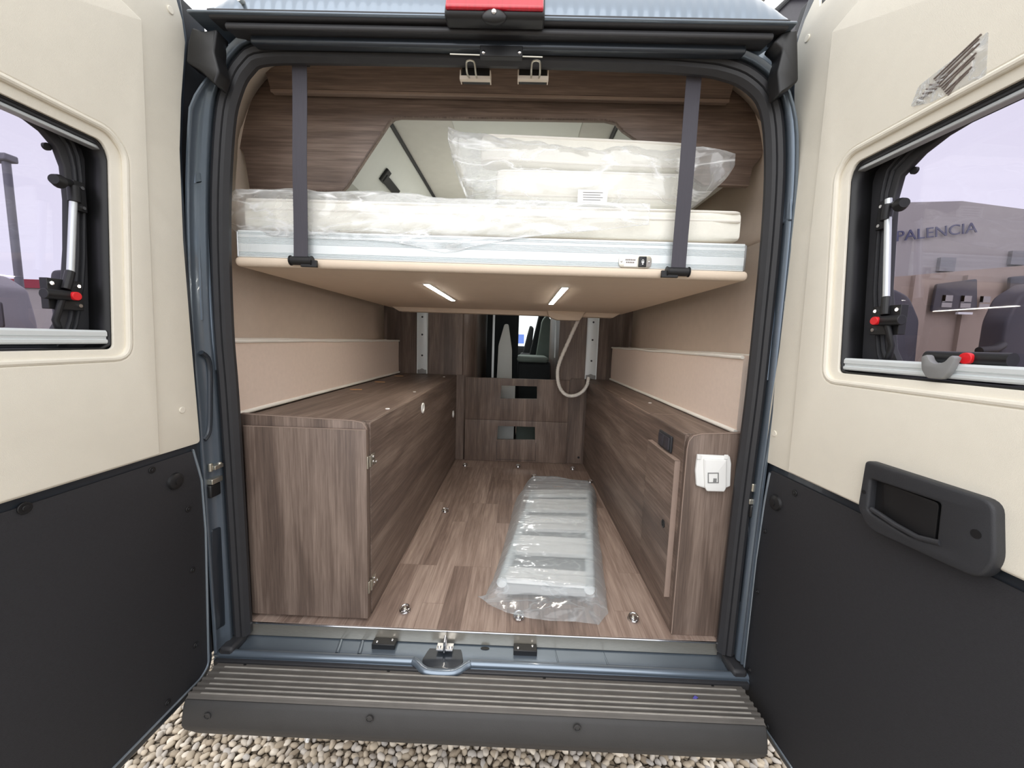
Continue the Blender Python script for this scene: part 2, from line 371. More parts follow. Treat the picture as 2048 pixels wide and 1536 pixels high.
# top of the frame: rain channel and gutter
mb = MB().extr([(-.05, 1.712), (-.118, 1.706), (-.124, 1.712), (-.128, 1.722), (-.10, 1.735), (-.05, 1.735)], -.80, .63)
mb.build('rain_gutter', 'rubber', van, bevel=.003)
mb = MB()
mb.extr([(-.060, 1.695), (-.112, 1.687), (-.116, 1.694), (-.112, 1.703), (-.06, 1.712)], -.765, .60)
mb.build('gutter_rubber', 'rubber', van, bevel=.003)
mb = MB().extr([(-.055, 1.678), (-.085, 1.672), (-.090, 1.680), (-.085, 1.695), (-.055, 1.70)], -.72, .55)
mb.build('header_channel', 'darkpaint', van, bevel=.004)
# roof: a lip across the whole width and the ribbed dome above it
LIPY = -.125
mb = MB().extr([(LIPY+.09, 1.714), (LIPY, 1.711), (LIPY-.006, 1.713), (LIPY-.004, 1.718), (LIPY+.10, 1.730)], -.848, .645)
mb.build('roof_lip', 'paint', van, bevel=.003)
def roof(u, v):
    x = -.80+u*1.44; s_ = min(1, min(x+.80, .64-x)/.10); s_ = max(0, s_)**.5
    e = .02+.10*s_
    z = 1.716+e*math.sin(v*math.pi/2)*1.5; y = LIPY+.004+.16*(1-math.cos(v*math.pi/2))+v*.03
    return (x, y-.0022*(abs((x*38) % 1-.5)-.25)*min(1, s_*2), z)
MB().grid(roof, 480, 12).build('roof_panel', 'paint', van, angle=70)
for x0, x1 in ((-.855, -.735), (.55, .64)):
    MB().ball(((x0+x1)/2, LIPY+.075, 1.732), (x1-x0)/2, .06, .024).build('roof_corner', 'paint', van)
mb = MB().cyl((-.715, -.132, 1.742), (-.715, -.11, 1.746), .006); mb.build('roof_rivet', 'steel', van)
# black corner covers where gutter meets pillar
def quadplate(px, y, t): return AY(px, y), t
for nm_, pts in (('a', [(392, 62), (415, 70), (442, 66), (436, 110), (446, 150), (437, 176), (410, 150), (381, 132), (384, 95)]),
                 ('b', [(1588, 66), (1560, 72), (1540, 92), (1558, 108), (1548, 150), (1552, 196), (1574, 182), (1590, 168)])):
    p2 = AY(pts, -.095)
    MB().plate([rnd(p2, .006)], FY(-.095), -.03, .014, .005).build('corner_cover', 'plastic', van, angle=50)
# pressings in the left and right pillar
for pts, x in (([(385, 292), (417, 300), (421, 362), (386, 368)], -.885), ([(1556, 392), (1586, 380), (1585, 440), (1555, 455)], .716)):
    p2 = AX(pts, x)
    f_ = FXr(x) if x < 0 else FXl(x)
    MB().plate([rnd(p2, .004)], f_, -.002, .006, .004).build('pillar_pressing', 'paint', van)
# folded ridges running down each pillar
def ridge(px_pts, x, r):
    P = smooth_path([(lambda q: q)(A(p[0], p[1], X=x)) for p in px_pts], 4); return MB().tube(P, r, 8)
ridge([(411, 190), (404, 240), (397, 292)], -.888, .004).build('pillar_ridge', 'paint', van)
ridge([(411, 375), (413, 460), (418, 560), (424, 660), (430, 740)], -.889, .005).build('pillar_ridge', 'paint', van)
ridge([(392, 375), (395, 460), (400, 560), (404, 640)], -.894, .004).build('pillar_ridge', 'paint', van)
ridge([(1565, 200), (1570, 280), (1572, 360)], .716, .004).build('pillar_ridge', 'paint', van)
ridge([(1556, 460), (1550, 560), (1543, 660), (1534, 760)], .716, .005).build('pillar_ridge', 'paint', van)
# sill
SL, SR = -.90, .735
YR = -.092
mb = MB().extr([(.0, -.05), (-.03, -.052), (-.06, -.054), (-.08, -.055), (-.095, -.056), (-.104, -.060), (-.105, -.075), (-.05, -.12), (.0, -.12)], SL, SR)
mb.build('sill', 'paint', van, bevel=.003)
for px_ in (682, 726): # stiffening ribs pressed into the sill
    c = A(px_, 1288, Z=-.052); MB().tube([(c.x-.006, -.022, -.053), (c.x, -.05, -.051), (c.x+.004, -.075, -.052)], .006, 8).build('sill_rib', 'paint', van)
for px_ in (1110, 1205):
    c = A(px_, 1300, Z=-.052); MB().tube([(c.x, -.022, -.054), (c.x+.006, -.075, -.053)], .003, 8).build('sill_rib', 'paint', van)
MB().box(SL+.01, SR-.02, -.117, -.104, -.075, -.055).build('sill_seal', 'rubber', van, bevel=.003)
# aluminium threshold with a bright top edge
mb = MB().extr([(-.002, -.004), (-.016, -.003), (-.0205, -.006), (-.0205, -.048), (-.012, -.05), (-.002, -.03)], -.850, .666)
mb.build('threshold_strip', 'strip', van, bevel=.0012)
mb = MB().tube([(-.85, -.0195, -.0045), (.666, -.0195, -.0045)], .0034, 8); mb.build('threshold_edge', 'chrome', van)
c = A(890, 1300, Z=-.05)
rp = smooth_path([(SL, -.090, -.053), (-.6, -.090, -.052), (c.x-.12, -.090, -.052), (c.x-.085, -.092, -.052), (c.x-.055, -.112, -.056), (c.x-.03, -.120, -.058), (c.x+.03, -.120, -.058), (c.x+.055, -.112, -.056), (c.x+.085, -.092, -.052), (c.x+.12, -.090, -.052), (.3, -.090, -.052), (SR, -.090, -.053)], 8)
MB().tube(rp, .0115, 14).build('sill_ridge', 'paint', van)
MB().plate([rnd([(c.x-.065, -.085), (c.x-.045, -.112), (c.x+.045, -.112), (c.x+.065, -.085), (c.x+.05, -.026), (c.x-.05, -.026)], .012)], FZ(-.060), 0, .0075, .003).build('latch_recess', 'darkpaint', van)
mb = MB().box(c.x-.026, c.x+.026, -.058, -.030, -.044, -.038).cyl((c.x-.018, -.044, -.038), (c.x-.018, -.044, -.034), .006).cyl((c.x+.018, -.044, -.038), (c.x+.018, -.044, -.034), .006)
mb.tube([(c.x, -.034, -.045), (c.x, -.034, -.012), (c.x, -.042, -.004), (c.x, -.055, -.012), (c.x, -.060, -.045)], .0042, 10)
mb.build('latch_striker', 'chrome', van, bevel=.001)
for px_, py_ in ((770, 1287), (1051, 1297)):
    c = A(px_, py_, Z=-.045); mb = MB().box(c.x-.038, c.x+.036, -.050, -.022, -.056, -.036)
    b = mb.build('sill_bracket', 'plastic', van, bevel=.002)
    for dx, dy in ((-.024, -.040), (.022, -.030)): MB().ball((c.x+dx, dy, -.036), .0045, .0045, .003, 8).build('screw', 'chrome', b)
for px_ in (970,):
    c = A(px_, 1296, Z=-.05); MB().plate([circ(c.x, c.y, .014, 20, .006)], FZ(-.0525), 0, .002).build('sill_plug', 'plastic', van)
# latch plate in the header
h0, h1 = A(960, 92, Y=-.09), A(1045, 116, Y=-.09)
mb = MB().box(h0.x, h1.x, -.094, -.078, h1.z, h0.z); b = mb.build('header_latch_plate', 'plastic', van, bevel=.002)
for px_ in (967, 1039): q = A(px_, 105, Y=-.094); MB().ball((q.x, -.095, q.z), .005, .003, .005, 8).build('screw', 'chrome', b)
q0, q1 = A(900, 108, Y=-.086), A(1085, 114, Y=-.086)
MB().tube([(q0.x, -.086, q0.z), (q1.x, -.086, q1.z)], .0016, 6).build('header_rod', 'steel', van)
# door hinges and check strap on the left and right pillars
def hinge(px, py, x, sg):
    c = A(px, py, X=x)
    mb = MB().box(min(c.x, c.x+sg*.022), max(c.x, c.x+sg*.022), c.y-.012, c.y+.02, c.z-.008, c.z+.004).cyl((c.x+sg*.008, c.y-.012, c.z-.012), (c.x+sg*.008, c.y-.012, c.z+.012), .006, 14)
    mb.ball((c.x+sg*.02, c.y+.008, c.z+.006), .006, .006, .005, 8)
    h = mb.build('door_hinge', 'steel', van, bevel=.0015)
    MB().box(min(c.x, c.x+sg*.018), max(c.x, c.x+sg*.018), c.y-.02, c.y+.02, c.z-.05, c.z-.034).build('check_strap', 'steel', h, bevel=.002)
    mb = MB().box(min(c.x-sg*.006, c.x+sg*.014), max(c.x-sg*.006, c.x+sg*.014), c.y-.022, c.y+.016, c.z-.09, c.z-.052); k = mb.build('strap_housing', 'plastic', h, bevel=.004)
hinge(422, 932, -.888, 1); hinge(1506, 972, .712, -1)
# dark hand grip on the left pillar
P = smooth_path([tuple(A(p[0], p[1], X=-.886)) for p in [(402, 705), (418, 725), (420, 800), (418, 860), (408, 880)]], 4)
MB().tube(P, .007, 8).build('pillar_grip', 'darkpaint', van)
P = [(lambda q: (q.y, q.z))(A(p[0], p[1], X=-.889)) for p in [(418, 1060), (438, 1052), (444, 1130), (446, 1250), (425, 1262), (420, 1160)]]
MB().plate([rnd(P, .008)], FXr(-.89), 0, .010, .004).build('pillar_cover', 'darkpaint', van)
P = [(lambda q: (q.y, q.z))(A(p[0], p[1], X=.713)) for p in [(1500, 1010), (1490, 1080), (1480, 1200), (1492, 1210), (1503, 1100)]]
MB().plate([rnd(P, .008)], FXl(.714), 0, .010, .004).build('pillar_cover', 'darkpaint', van)
for x in (-.865, .695): MB().box(x-.022, x+.022, -.10, -.03, -.056, -.028).build('seal_foot', 'rubber', van, bevel=.008)
# ------------------------------------------------------------------ brake light
bl = thing('brake_light', (A(988, 20, Y=-.16).x, -.14, 1.72), 'red high-level brake light on the roof edge above the doorway', 'brake light')
bx0, bx1 = A(889, 20, Y=-.155).x, A(1090, 20, Y=-.155).x
zb, zl = A(988, 37, Y=-.155).z, A(988, 17, Y=-.167).z
mb = MB().extr([(-.118, zb+.002), (-.150, zb), (-.158, zb+.004), (-.160, zl), (-.135, zl+.075), (-.10, zl+.075)], bx0, bx1)
mb.build('housing', 'plastic', bl, bevel=.006, seg=3)
mb = MB().extr([(-.150, zl+.002), (-.165, zl), (-.168, zl+.006), (-.150, zl+.06), (-.140, zl+.06)], bx0+.004, bx1-.004)
mb.build('lens', 'lens', bl, bevel=.004, seg=3)
q = A(988, 27, Y=-.165)
h = MB().ball((q.x, -.158, q.z-.003), .03, .012, .016).build('camera_pod', 'plastic', bl)
MB().ball((q.x, -.170, q.z), .006, .004, .006).build('camera_lens', 'chrome', h)
# ------------------------------------------------------------------ rear bumper with ribbed tread
bp = thing('rear_bumper', (XC, -.18, -.30), 'black plastic rear bumper step with dusty ribbed tread below the sill', 'bumper')
ry = [A(736, y_, Z=-.058).y for y_ in (1347, 1359, 1371, 1382, 1392, 1402)]
pr = [(-.106, -.072), (-.114, -.062), (ry[0]+.008, -.062)]
for y in ry: pr += [(y+.0036, -.0625), (y+.0022, -.0560), (y-.0022, -.0560), (y-.0036, -.0625)]
ye = ry[-1]-.006
pr += [(ye, -.063), (ye-.006, -.066), (ye-.012, -.076), (ye-.018, -.10), (ye-.022, -.125), (ye-.016, -.14), (-.19, -.20), (-.106, -.20)]
MB().extr(pr, -.874, .690).build('tread', 'bumper', bp, angle=25)
mb = MB()
for y in ry: mb.extr([(y+.0019, -.0562), (y+.0012, -.0552), (y-.0019, -.0552), (y-.0026, -.0566)], -.84, .665)
mb.build('rib_wear', 'wear', bp)
mb = MB().extr([(ye-.004, -.0640), (ye-.0090, -.0665), (ye-.0150, -.0765), (ye-.0210, -.10), (ye-.0250, -.126), (ye-.018, -.144), (-.20, -.205), (-.19, -.15)], -.874, .690)
mb.build('fascia', 'face', bp, bevel=.003)
for px_, py_ in ((413, 1434), (738, 1440), (1155, 1458)):
    c = A(px_, py_, Y=ye-.024); mb = MB().plate([circ(c.x, c.z, .010, 24), circ(c.x, c.z, .007, 24)], FY(ye-.020), 0, .0045, .001).plate([circ(c.x, c.z, .0068, 24)], FY(ye-.020), 0, .0025, .001); mb.build('screw_cap', 'face', bp)
for px_ in (490, 777, 1090, 1430):
    c = A(px_, 1320, Y=-.118); MB().cyl((c.x, -.11, -.066), (c.x, -.121, -.066), .006, 14).build('bolt', 'plastic', bp)
c = A(1390, 1396, Z=-.058)
tag(MB().plate([rnd([(c.x-.008, c.y-.003), (c.x, c.y-.006), (c.x+.009, c.y), (c.x+.002, c.y+.006)], .001)], FZ(-.0575), 0, .002).build('plastic_flake', 'strikeblue'),
    'tiny blue plastic flake lying on the bumper tread', 'scrap')
# ------------------------------------------------------------------ rear doors
class Door:
    def __init__(s, x, y, deg, sg):
        a = math.radians(deg); s.H = V((x, y, 0)); s.du = V((sg*math.sin(a), -math.cos(a), 0)); s.n = V((-sg*math.cos(a), -math.sin(a), 0)); s.sg = sg
    def px(s, p, w=0):
        v = fw+RT*((p[0]-1024)/FPX)-UP*((p[1]-768)/FPX); o_ = s.H+s.n*w
        t = (o_-CAM).dot(s.n)/v.dot(s.n); q = CAM+v*t; return ((q-s.H).dot(s.du), q.z)
    def P(s, pts, w=0): return [s.px(p, w) for p in pts]
    def at(s, u, w, z): return s.H+s.du*u+s.n*w+V((0, 0, z))
    def fr(s, w=0): return lambda a, b, t: tuple(s.at(a, w+t, b))
    def tube(s, mb, pts, r, n=12): return mb.tube([s.at(*p) for p in pts], r, n)
    def box(s, mb, u0, u1, w0, w1, z0, z1): return mb.obox(s.at((u0+u1)/2, (w0+w1)/2, (z0+z1)/2), s.du*(u1-u0)/2, s.n*(w1-w0)/2, V((0, 0, (z1-z0)/2)))
UF = .735
def make_door(Dd, left):
    side = 'left' if left else 'right'
    th = thing('rear_door', tuple(Dd.at(.1, 0, -.13)), ('beige and black lined open door beside the left pillar, lamp post in its window' if left
               else 'beige and black lined open door with charcoal grab handle and printed sticker'), 'door')
    if left:
        edge = [(345, -20), (362, 40), (368, 85), (360, 200), (357, 300), (364, 480), (380, 680), (398, 885)]
        bnd = [(0, 1000)]
        shl = [(360, -20), (376, 80), (366, 300), (374, 480), (390, 680), (405, 890), (416, 1000), (424, 1250), (426, 1315)]
        zb = -.093
    else:
        edge = [(1640, -20), (1612, 40), (1597, 85), (1591, 180), (1591, 300), (1584, 500), (1561, 700), (1526, 920)]
        bnd = [(2048, 1171)]
        shl = [(1622, -20), (1592, 70), (1583, 180), (1583, 300), (1576, 500), (1552, 700), (1518, 925), (1500, 1100), (1478, 1380)]
        zb = -.152
    ED = Dd.P(edge); SH = Dd.P(shl, -.004); zt = 1.80
    zbd = ED[-1][1]-.012
    WIN = Dd.P([(0, 185), (192, 279), (213, 303), (222, 690)] if left else [(2048, 156), (1712, 328), (1704, 345), (1681, 737)])
    wtop = WIN[1][1]; wu = (WIN[2][0]+WIN[3][0])/2; wbot = Dd.px((205, 697) if left else (1690, 745))[1]
    zl = min(q[1] for q in WIN); wbot = min(wbot, zl)
    WO = [(WIN[2][0], WIN[2][1]-.01), (WIN[3][0], wbot), (.66, wbot), (.66, wtop), (WIN[2][0]+.012, wtop)]
    WOr = rnd(WO, [.012, .012, .04, .04, .012])
    # steel shell with the window aperture cut through
    out = SH[::-1]+[(UF-.02, 1.80)]
    shell = [(SH[0][0]+.02, zt)]+SH+[(SH[-1][0]+.01, zb+.02), (SH[-1][0]+.035, zb), (UF+.01, zb), (UF+.01, zt)]
    def grow(L, d):
        c = V((sum(p[0] for p in L)/len(L), sum(p[1] for p in L)/len(L))); return [(p[0]+math.copysign(d, p[0]-c.x), p[1]+math.copysign(d, p[1]-c.y)) for p in L]
    WS = grow(WOr, .004)
    sh = MB().plate([shell, WS], Dd.fr(-.004), -.055, .0, .006, 3).build('door_shell', 'darkpaint', th, angle=50)
    he = [(p[0]+.012, p[1]) for p in SH]+[(p[0]-(.09 if left else .055), p[1]) for p in SH[::-1]]
    MB().plate([he], Dd.fr(-.004), -.045, -.016, .004).build('hinge_seal', 'rubber', th)
    # beige moulded liner: flat border, then a raised field round the window
    lin_ = [(ED[0][0]+.01, zt-.02)]+ED[:-1]+rnd([ED[-2], ED[-1], (UF-.01, zbd+.012), (UF-.01, zt-.02)], [0, .012, .01, .01])[1:]
    WL_ = grow(WOr, .002)
    MB().plate([lin_, WL_], Dd.fr(-.004), 0, .008, .002).build('upper_liner', 'abs', th)
    CR = Dd.P([(275, 40), (289, 400), (310, 895)] if left else [(1673, 65), (1628, 480), (1586, 930)])
    DG = Dd.P([(228, -5)] if left else [(1731, -3)])[0]
    fld = rnd([(DG[0]+.03, zt-.04), DG, CR[0], CR[1], (CR[2][0], zbd+.016), (UF-.05, zbd+.016), (UF-.05, zt-.04)], [0, .004, .006, 0, .004, .01, .02])
    WF = [(WIN[2][0]-.036, WIN[2][1]+.012), (WIN[3][0]-.034, wbot-.028), (.69, wbot-.028), (.69, wtop+.032), (WIN[2][0]-.004, wtop+.032)]
    WF = rnd(WF, [.03, .04, .05, .05, .03])
    MB().plate([fld, WF], Dd.fr(.004), 0, .009, .0042, 4).build('liner_panel', 'abs', th, angle=60)
    # sloping reveal from the raised field down to the window
    n_ = len(WF); WB = grow(WOr, .001); K = len(WB)
    def resample(L, n):
        L = [V(p) for p in L]; L.append(L[0]); ds = [0]
        for a_, b_ in zip(L, L[1:]): ds.append(ds[-1]+(b_-a_).length)
        r_ = []; j = 0
        for i in range(n):
            d_ = ds[-1]*i/n
            while ds[j+1] < d_: j += 1
            r_.append(tuple(L[j].lerp(L[j+1], (d_-ds[j])/max(1e-9, ds[j+1]-ds[j]))))
        return r_
    # bead round the window
    bead = rnd([(WF_[0], WF_[1]) for WF_ in [(WIN[2][0]-.031, WIN[2][1]+.008), (WIN[3][0]-.029, wbot-.023), (.69, wbot-.023), (.69, wtop+.028), (WIN[2][0]-.002, wtop+.028)]], [.03, .035, .05, .05, .03])
    MB().tube([Dd.at(p[0], .008, p[1]) for p in bead], .0065, 10, closed=True).build('window_bead', 'abs', th)
    # window: black frame deep in the door, tinted pane, rails, stay
    GL = Dd.P([(60, 240), (90, 263), (115, 293), (130, 333), (137, 400)] if left else [(1886, 271), (1840, 307), (1798, 352), (1786, 395), (1780, 480)], -.046)
    gz1 = max(GL[0][1], GL[1][1])+.002; gu = (.216 if left else .20)
    gl = [(GL[0][0]+.05, gz1+.006)]+GL+[(GL[-1][0]+.008, GL[-1][1]-.10), (GL[-1][0]+.016, 1.03), (GL[-1][0]+.035, .94), (GL[-1][0]+.07, wbot-.005), (.62, wbot-.005), (.635, .96), (.63, gz1-.05), (.58, gz1+.006)]
    gl = [tuple(p) for p in gl]
    fo = rnd([(WIN[2][0]-.03, wtop+.03), (WIN[2][0]-.03, wbot-.03), (.69, wbot-.03), (.69, wtop+.03)], .02)
    wf = MB().plate([fo, gl], Dd.fr(-.062), 0, .014, .003).build('window_frame', 'rubber', th, angle=45)
    R1 = resample(WOr, 90)
    mb = MB().grid(lambda a, b: tuple(Dd.at(R1[int(round(a*90)) % 90][0], -.001-b*.052, R1[int(round(a*90)) % 90][1])), 90, 3, closeu=True)
    mb.build('frame_reveal', 'plastic', wf, solid=.003)
    for k_, ins in enumerate((.016, .026)):
        g2 = [(p[0]-ins*(1 if p[0] < .4 else -1), p[1]+(ins if p[1] > 1.2 else -ins*.5)) for p in gl]
        g2 = resample(g2, 80); MB().tube([Dd.at(p[0], -.047, p[1]) for p in g2 if p[1] > wbot and p[1] < wtop+.02], .004, 8).build('frame_rib', 'handle', wf)
    po = [(p[0]-.004*(1 if p[0] < .4 else -1), p[1]+(.004 if p[1] > 1.1 else -.004)) for p in gl]
    MB().plate([po], Dd.fr(-.066), 0, .003).build('window_pane', 'pane', wf)
    sp_ = Dd.px((92, 293) if left else (1830, 341), -.062)
    MB().tube([Dd.at(sp_[0], -.064, sp_[1]), Dd.at(sp_[0], -.058, sp_[1])], .007, 12).build('pane_stud', 'plastic', wf)
    # blind cassette rails
    b0, b1 = (Dd.px((222, 661), -.008)[1], Dd.px((222, 690), -.008)[1]) if left else (Dd.px((1690, 716), -.008)[1], Dd.px((1690, 742), -.008)[1])
    zz = max(b0, b1); zy = min(b0, b1)
    uw = WIN[3][0]+.004
    prf = [(-.020, zy+.003), (-.004, zy+.003), (-.002, zy+.006), (-.002, zy+(zz-zy)*.36), (-.005, zy+(zz-zy)*.40), (-.005, zy+(zz-zy)*.56), (-.002, zy+(zz-zy)*.62), (-.002, zz-.004), (-.005, zz), (-.020, zz)]
    n = len(prf)
    mb = MB().add([tuple(Dd.at(u_, w_, z_)) for u_ in (uw, .655) for w_, z_ in prf], [(i, (i+1) % n, n+(i+1) % n, n+i) for i in range(n)]+[tuple(range(n)), tuple(range(n, 2*n))])
    mb.build('blind_rail', 'alurail', th, angle=30)
    mb = MB(); Dd.box(mb, WIN[2][0]+.006, .655, -.024, -.006, wtop-.015, wtop-.007); mb.build('upper_rail', 'alu', th, bevel=.002)
    mb = MB(); Dd.box(mb, WIN[2][0]+.006, .655, -.03, -.004, wtop-.007, wtop-.001); mb.build('upper_rail_seal', 'rubber', th, bevel=.001)
    # stay
    a, b = (Dd.px((148, 372), -.03), Dd.px((141, 549), -.03)) if left else (Dd.px((1777, 398), -.03), Dd.px((1772, 600), -.03))
    st = MB(); Dd.tube(st, [(a[0], -.03, a[1]), (b[0], -.03, b[1])], .0062, 14)
    st = st.build('window_stay', 'alu', th)
    c = Dd.px((148, 388) if left else (1774, 425), -.03)
    mb = MB(); Dd.tube(mb, [(c[0], -.03, c[1]+.016), (c[0], -.03, c[1]-.016)], .010, 16); Dd.box(mb, c[0]-.026, c[0]-.004, -.046, -.034, c[1]-.03, c[1]+.03)
    mb.build('stay_clamp', 'plastic', st, bevel=.001)
    k = Dd.px((148, 365) if left else (1780, 408), -.02); k2 = Dd.px((112, 361) if left else (1806, 408), -.015)
    mb = MB(); Dd.tube(mb, [(k[0], -.028, k[1]), ((k[0]+k2[0])/2, -.02, (k[1]+k2[1])/2), (k2[0]-.004, -.014, k2[1]), (k2[0]+.008, -.010, k2[1])], [.006, .008, .013, .009], 16); mb.build('stay_knob', 'plastic', st)
    q = Dd.px((142, 592) if left else (1760, 642), -.02)
    mb = MB(); Dd.box(mb, q[0]-.030, q[0]+.030, -.046, -.030, q[1]-.028, q[1]+.032); Dd.tube(mb, [(q[0]-.012, -.02, q[1]), (q[0]+.045, -.02, q[1])], .010, 14)
    Dd.tube(mb, [(b[0], -.03, b[1]+.006), (q[0]+.004, -.025, q[1]+.012)], .008, 10)
    Dd.tube(mb, [(q[0]+.012, -.022, q[1]), (q[0]+.022, -.03, q[1]-.05), (q[0]+.012, -.036, wbot+.03)], .006, 10)
    lc = mb.build('window_catch', 'plastic', th, bevel=.001)
    mb = MB(); Dd.tube(mb, [(q[0], -.014, q[1]), (q[0], -.006, q[1])], .0085, 18); mb.build('red_button', 'red', lc, bevel=.001)
    for du_, dz in ((-.022, .022), (-.022, -.018), (.024, .022)): mb = MB(); Dd.tube(mb, [(q[0]+du_, -.031, q[1]+dz), (q[0]+du_, -.027, q[1]+dz)], .0038, 10); mb.build('screw', 'chrome', lc)
    for dz in (-.022, .018): mb = MB(); Dd.tube(mb, [(c[0]-.018, -.035, c[1]+dz), (c[0]-.018, -.031, c[1]+dz)], .0034, 10); mb.build('screw', 'chrome', st)
    if not left:
        q = Dd.px((1945, 717), -.02); mb = MB(); Dd.tube(mb, [(q[0]-.07, -.022, q[1]), (q[0]+.05, -.022, q[1])], .011, 14); lc = mb.build('lower_catch', 'plastic', th)
        mb = MB(); Dd.tube(mb, [(q[0], -.014, q[1]), (q[0], -.006, q[1])], .0095, 18); mb.build('red_button', 'red', lc, bevel=.001)
        q = Dd.px((1884, 728)); L_ = [(q[0]-.026, q[1]+.012), (q[0]-.016, q[1]+.016), (q[0]-.010, q[1]+.004), (q[0], q[1]), (q[0]+.012, q[1]+.004), (q[0]+.02, q[1]+.016), (q[0]+.028, q[1]+.013), (q[0]+.02, q[1]-.014), (q[0]+.012, q[1]-.026), (q[0]-.012, q[1]-.026), (q[0]-.022, q[1]-.012)]
        MB().plate([rnd(L_, .004, 3)], Dd.fr(-.002), 0, .014, .003).build('blind_latch', 'grey', th)
    # black lower board inside a pressed steel edge, coloured paler to paint its highlight
    LO = Dd.P([(386, 900), (403, 960), (411, 1060), (417, 1330)] if left else [(1539, 950), (1528, 1010), (1512, 1120), (1482, 1390)])
    low = rnd([LO[0], LO[1], LO[2], LO[3], (LO[3][0]+.03, zb+.028), (UF-.02, zb+.028), (UF-.02, zbd-.006), (LO[0][0]+.004, zbd-.006)], [.01, .01, .01, .02, .01, .01, .01, .012])
    lp = MB().plate([low], Dd.fr(-.004), 0, .004, .001).build('lower_panel', 'black', th)
    mb = MB().tube([Dd.at(p[0], .0, p[1]) for p in low[:-12]], .0034, 8); mb.build('panel_edge', 'presse', th)
    sc_ = [(303, 940, .008), (48, 1016, .011), (376, 1018, .008), (385, 1140, .008), (391, 1290, .008), (335, 1405, .008)] if left else [(1590, 986, .008), (1530, 1062, .007), (1515, 1183, .007), (1500, 1340, .007), (1535, 1452, .007)]
    for x_, y_, r_ in sc_:
        q = Dd.px((x_, y_)); mb = MB(); Dd.tube(mb, [(q[0], -.001, q[1]), (q[0], .003, q[1])], r_, 16); Dd.tube(mb, [(q[0], .002, q[1]), (q[0], .005, q[1])], r_*.5, 10); mb.build('panel_clip', 'plastic', lp, bevel=.001)
    q = Dd.px((350, 962) if left else (1552, 1005)); mb = MB(); Dd.tube(mb, [(q[0], 0, q[1]), (q[0], .006, q[1]), (q[0], .010, q[1])], [.022, .020, .012], 28); Dd.tube(mb, [(q[0], .005, q[1]), (q[0], .012, q[1])], .009, 18)
    mb.build('rubber_buffer', 'plastic', lp)
    for x_, y_ in ([(361, 820), (337, 20)] if left else [(1552, 867), (1618, 77)]):
        q = Dd.px((x_, y_)); mb = MB(); Dd.tube(mb, [(q[0], .003, q[1]), (q[0], .0065, q[1])], .0085, 20); mb.build('liner_plug', 'abs', th, bevel=.0012)
    if not left:
        # moulded grab handle with a hollow grip
        ho = rnd(Dd.P([(1737, 920), (1998, 1004), (2000, 1128), (1966, 1160), (1742, 1058), (1721, 1015)], .022), [.010, .018, .02, .02, .02, .012])
        hr = rnd(Dd.P([(1748, 958), (1889, 1006), (1880, 1087), (1820, 1070), (1742, 1022)], .022), [.006, .006, .006, .006, .008])
        hd = MB().plate([ho, hr], Dd.fr(.006), 0, .024, .005, 3).build('grab_handle', 'handle', th, angle=50)
        MB().plate([grow(hr, .006)], Dd.fr(.0135), 0, .0015).build('handle_hollow', 'plastic', hd)
        cc = Dd.P([(1775, 965), (1889, 1006), (1880, 1087), (1778, 1045)], .012)
        MB().plate([rnd(cc, .008)], Dd.fr(.0155), 0, .006, .002).build('handle_insert', 'plastic', hd)
        g = Dd.P([(1742, 1018), (1790, 1050), (1835, 1075), (1880, 1086)], .030)
        mb = MB(); Dd.tube(mb, [(p[0], .029, p[1]) for p in g], .0048, 10); mb.build('grip_lip', 'handle', hd)
        for x_, y_ in ((1952, 1068), (1728, 984)):
            q = Dd.px((x_, y_), .03); mb = MB(); Dd.tube(mb, [(q[0], .026, q[1]), (q[0], .0308, q[1])], .007 if x_ > 1800 else .004, 16); mb.build('fixing_hole', 'plastic', hd)
        hb = Dd.P([(1990, 1010), (2010, 1020), (2008, 1135), (1988, 1130)], .004)
        MB().plate([rnd(hb, .004)], Dd.fr(.002), 0, .006).build('handle_backplate', 'plastic', hd)
    return th
DL = Door(-.885, -.13, 1.5, -1); DR = Door(.722, -.12, 2.4, 1)
make_door(DL, True); make_door(DR, False)
# printed clear sticker on the right door
stp = DR.P([(1822, 214), (1838, 172), (1978, 62), (1973, 152), (1862, 205)], .013)
stk = thing('sticker', tuple(DR.at(stp[0][0], .013, stp[0][1])), 'crumpled clear sticker printed with lines of text on the door liner', 'sticker')
MB().plate([rnd(stp, .004)], DR.fr(.0132), 0, .0006).build('film', 'sticker', stk)
mb = MB()
for i in range(10):
    t = i/9
    a_ = DR.px((1868+28*t, 172-3*t+22*t+ -14*(1-t)), .014); b_ = DR.px((1968-26*t*(1 if i % 3 else 1.6)+random.uniform(-8, 0), 68+84*t-10*(1-t)*0), .014)
    DR.tube(mb, [(a_[0], .0142, a_[1]), (b_[0], .0142, b_[1])], .0014, 6)
for i in range(5):
    a_ = DR.px((1832+7*i, 205-9*i), .014); b_ = DR.px((1846+9*i, 196-6*i), .014)
    DR.tube(mb, [(a_[0], .0142, a_[1]), (b_[0], .0142, b_[1])], .0013, 6)
mb.build('printed_lines', 'ink', stk)
mb = MB()
for i in range(6):
    a_ = DR.px((1828+8*i, 212-7*i), .015); b_ = DR.px((1850+9*i, 203-11*i), .015); c_ = ((a_[0]+b_[0])/2, (a_[1]+b_[1])/2+.006)
    DR.tube(mb, [(a_[0], .0145, a_[1]), (c_[0], .020, c_[1]), (b_[0], .0145, b_[1])], .0016, 6)
mb.build('crumpled_corner', 'sticker', stk)
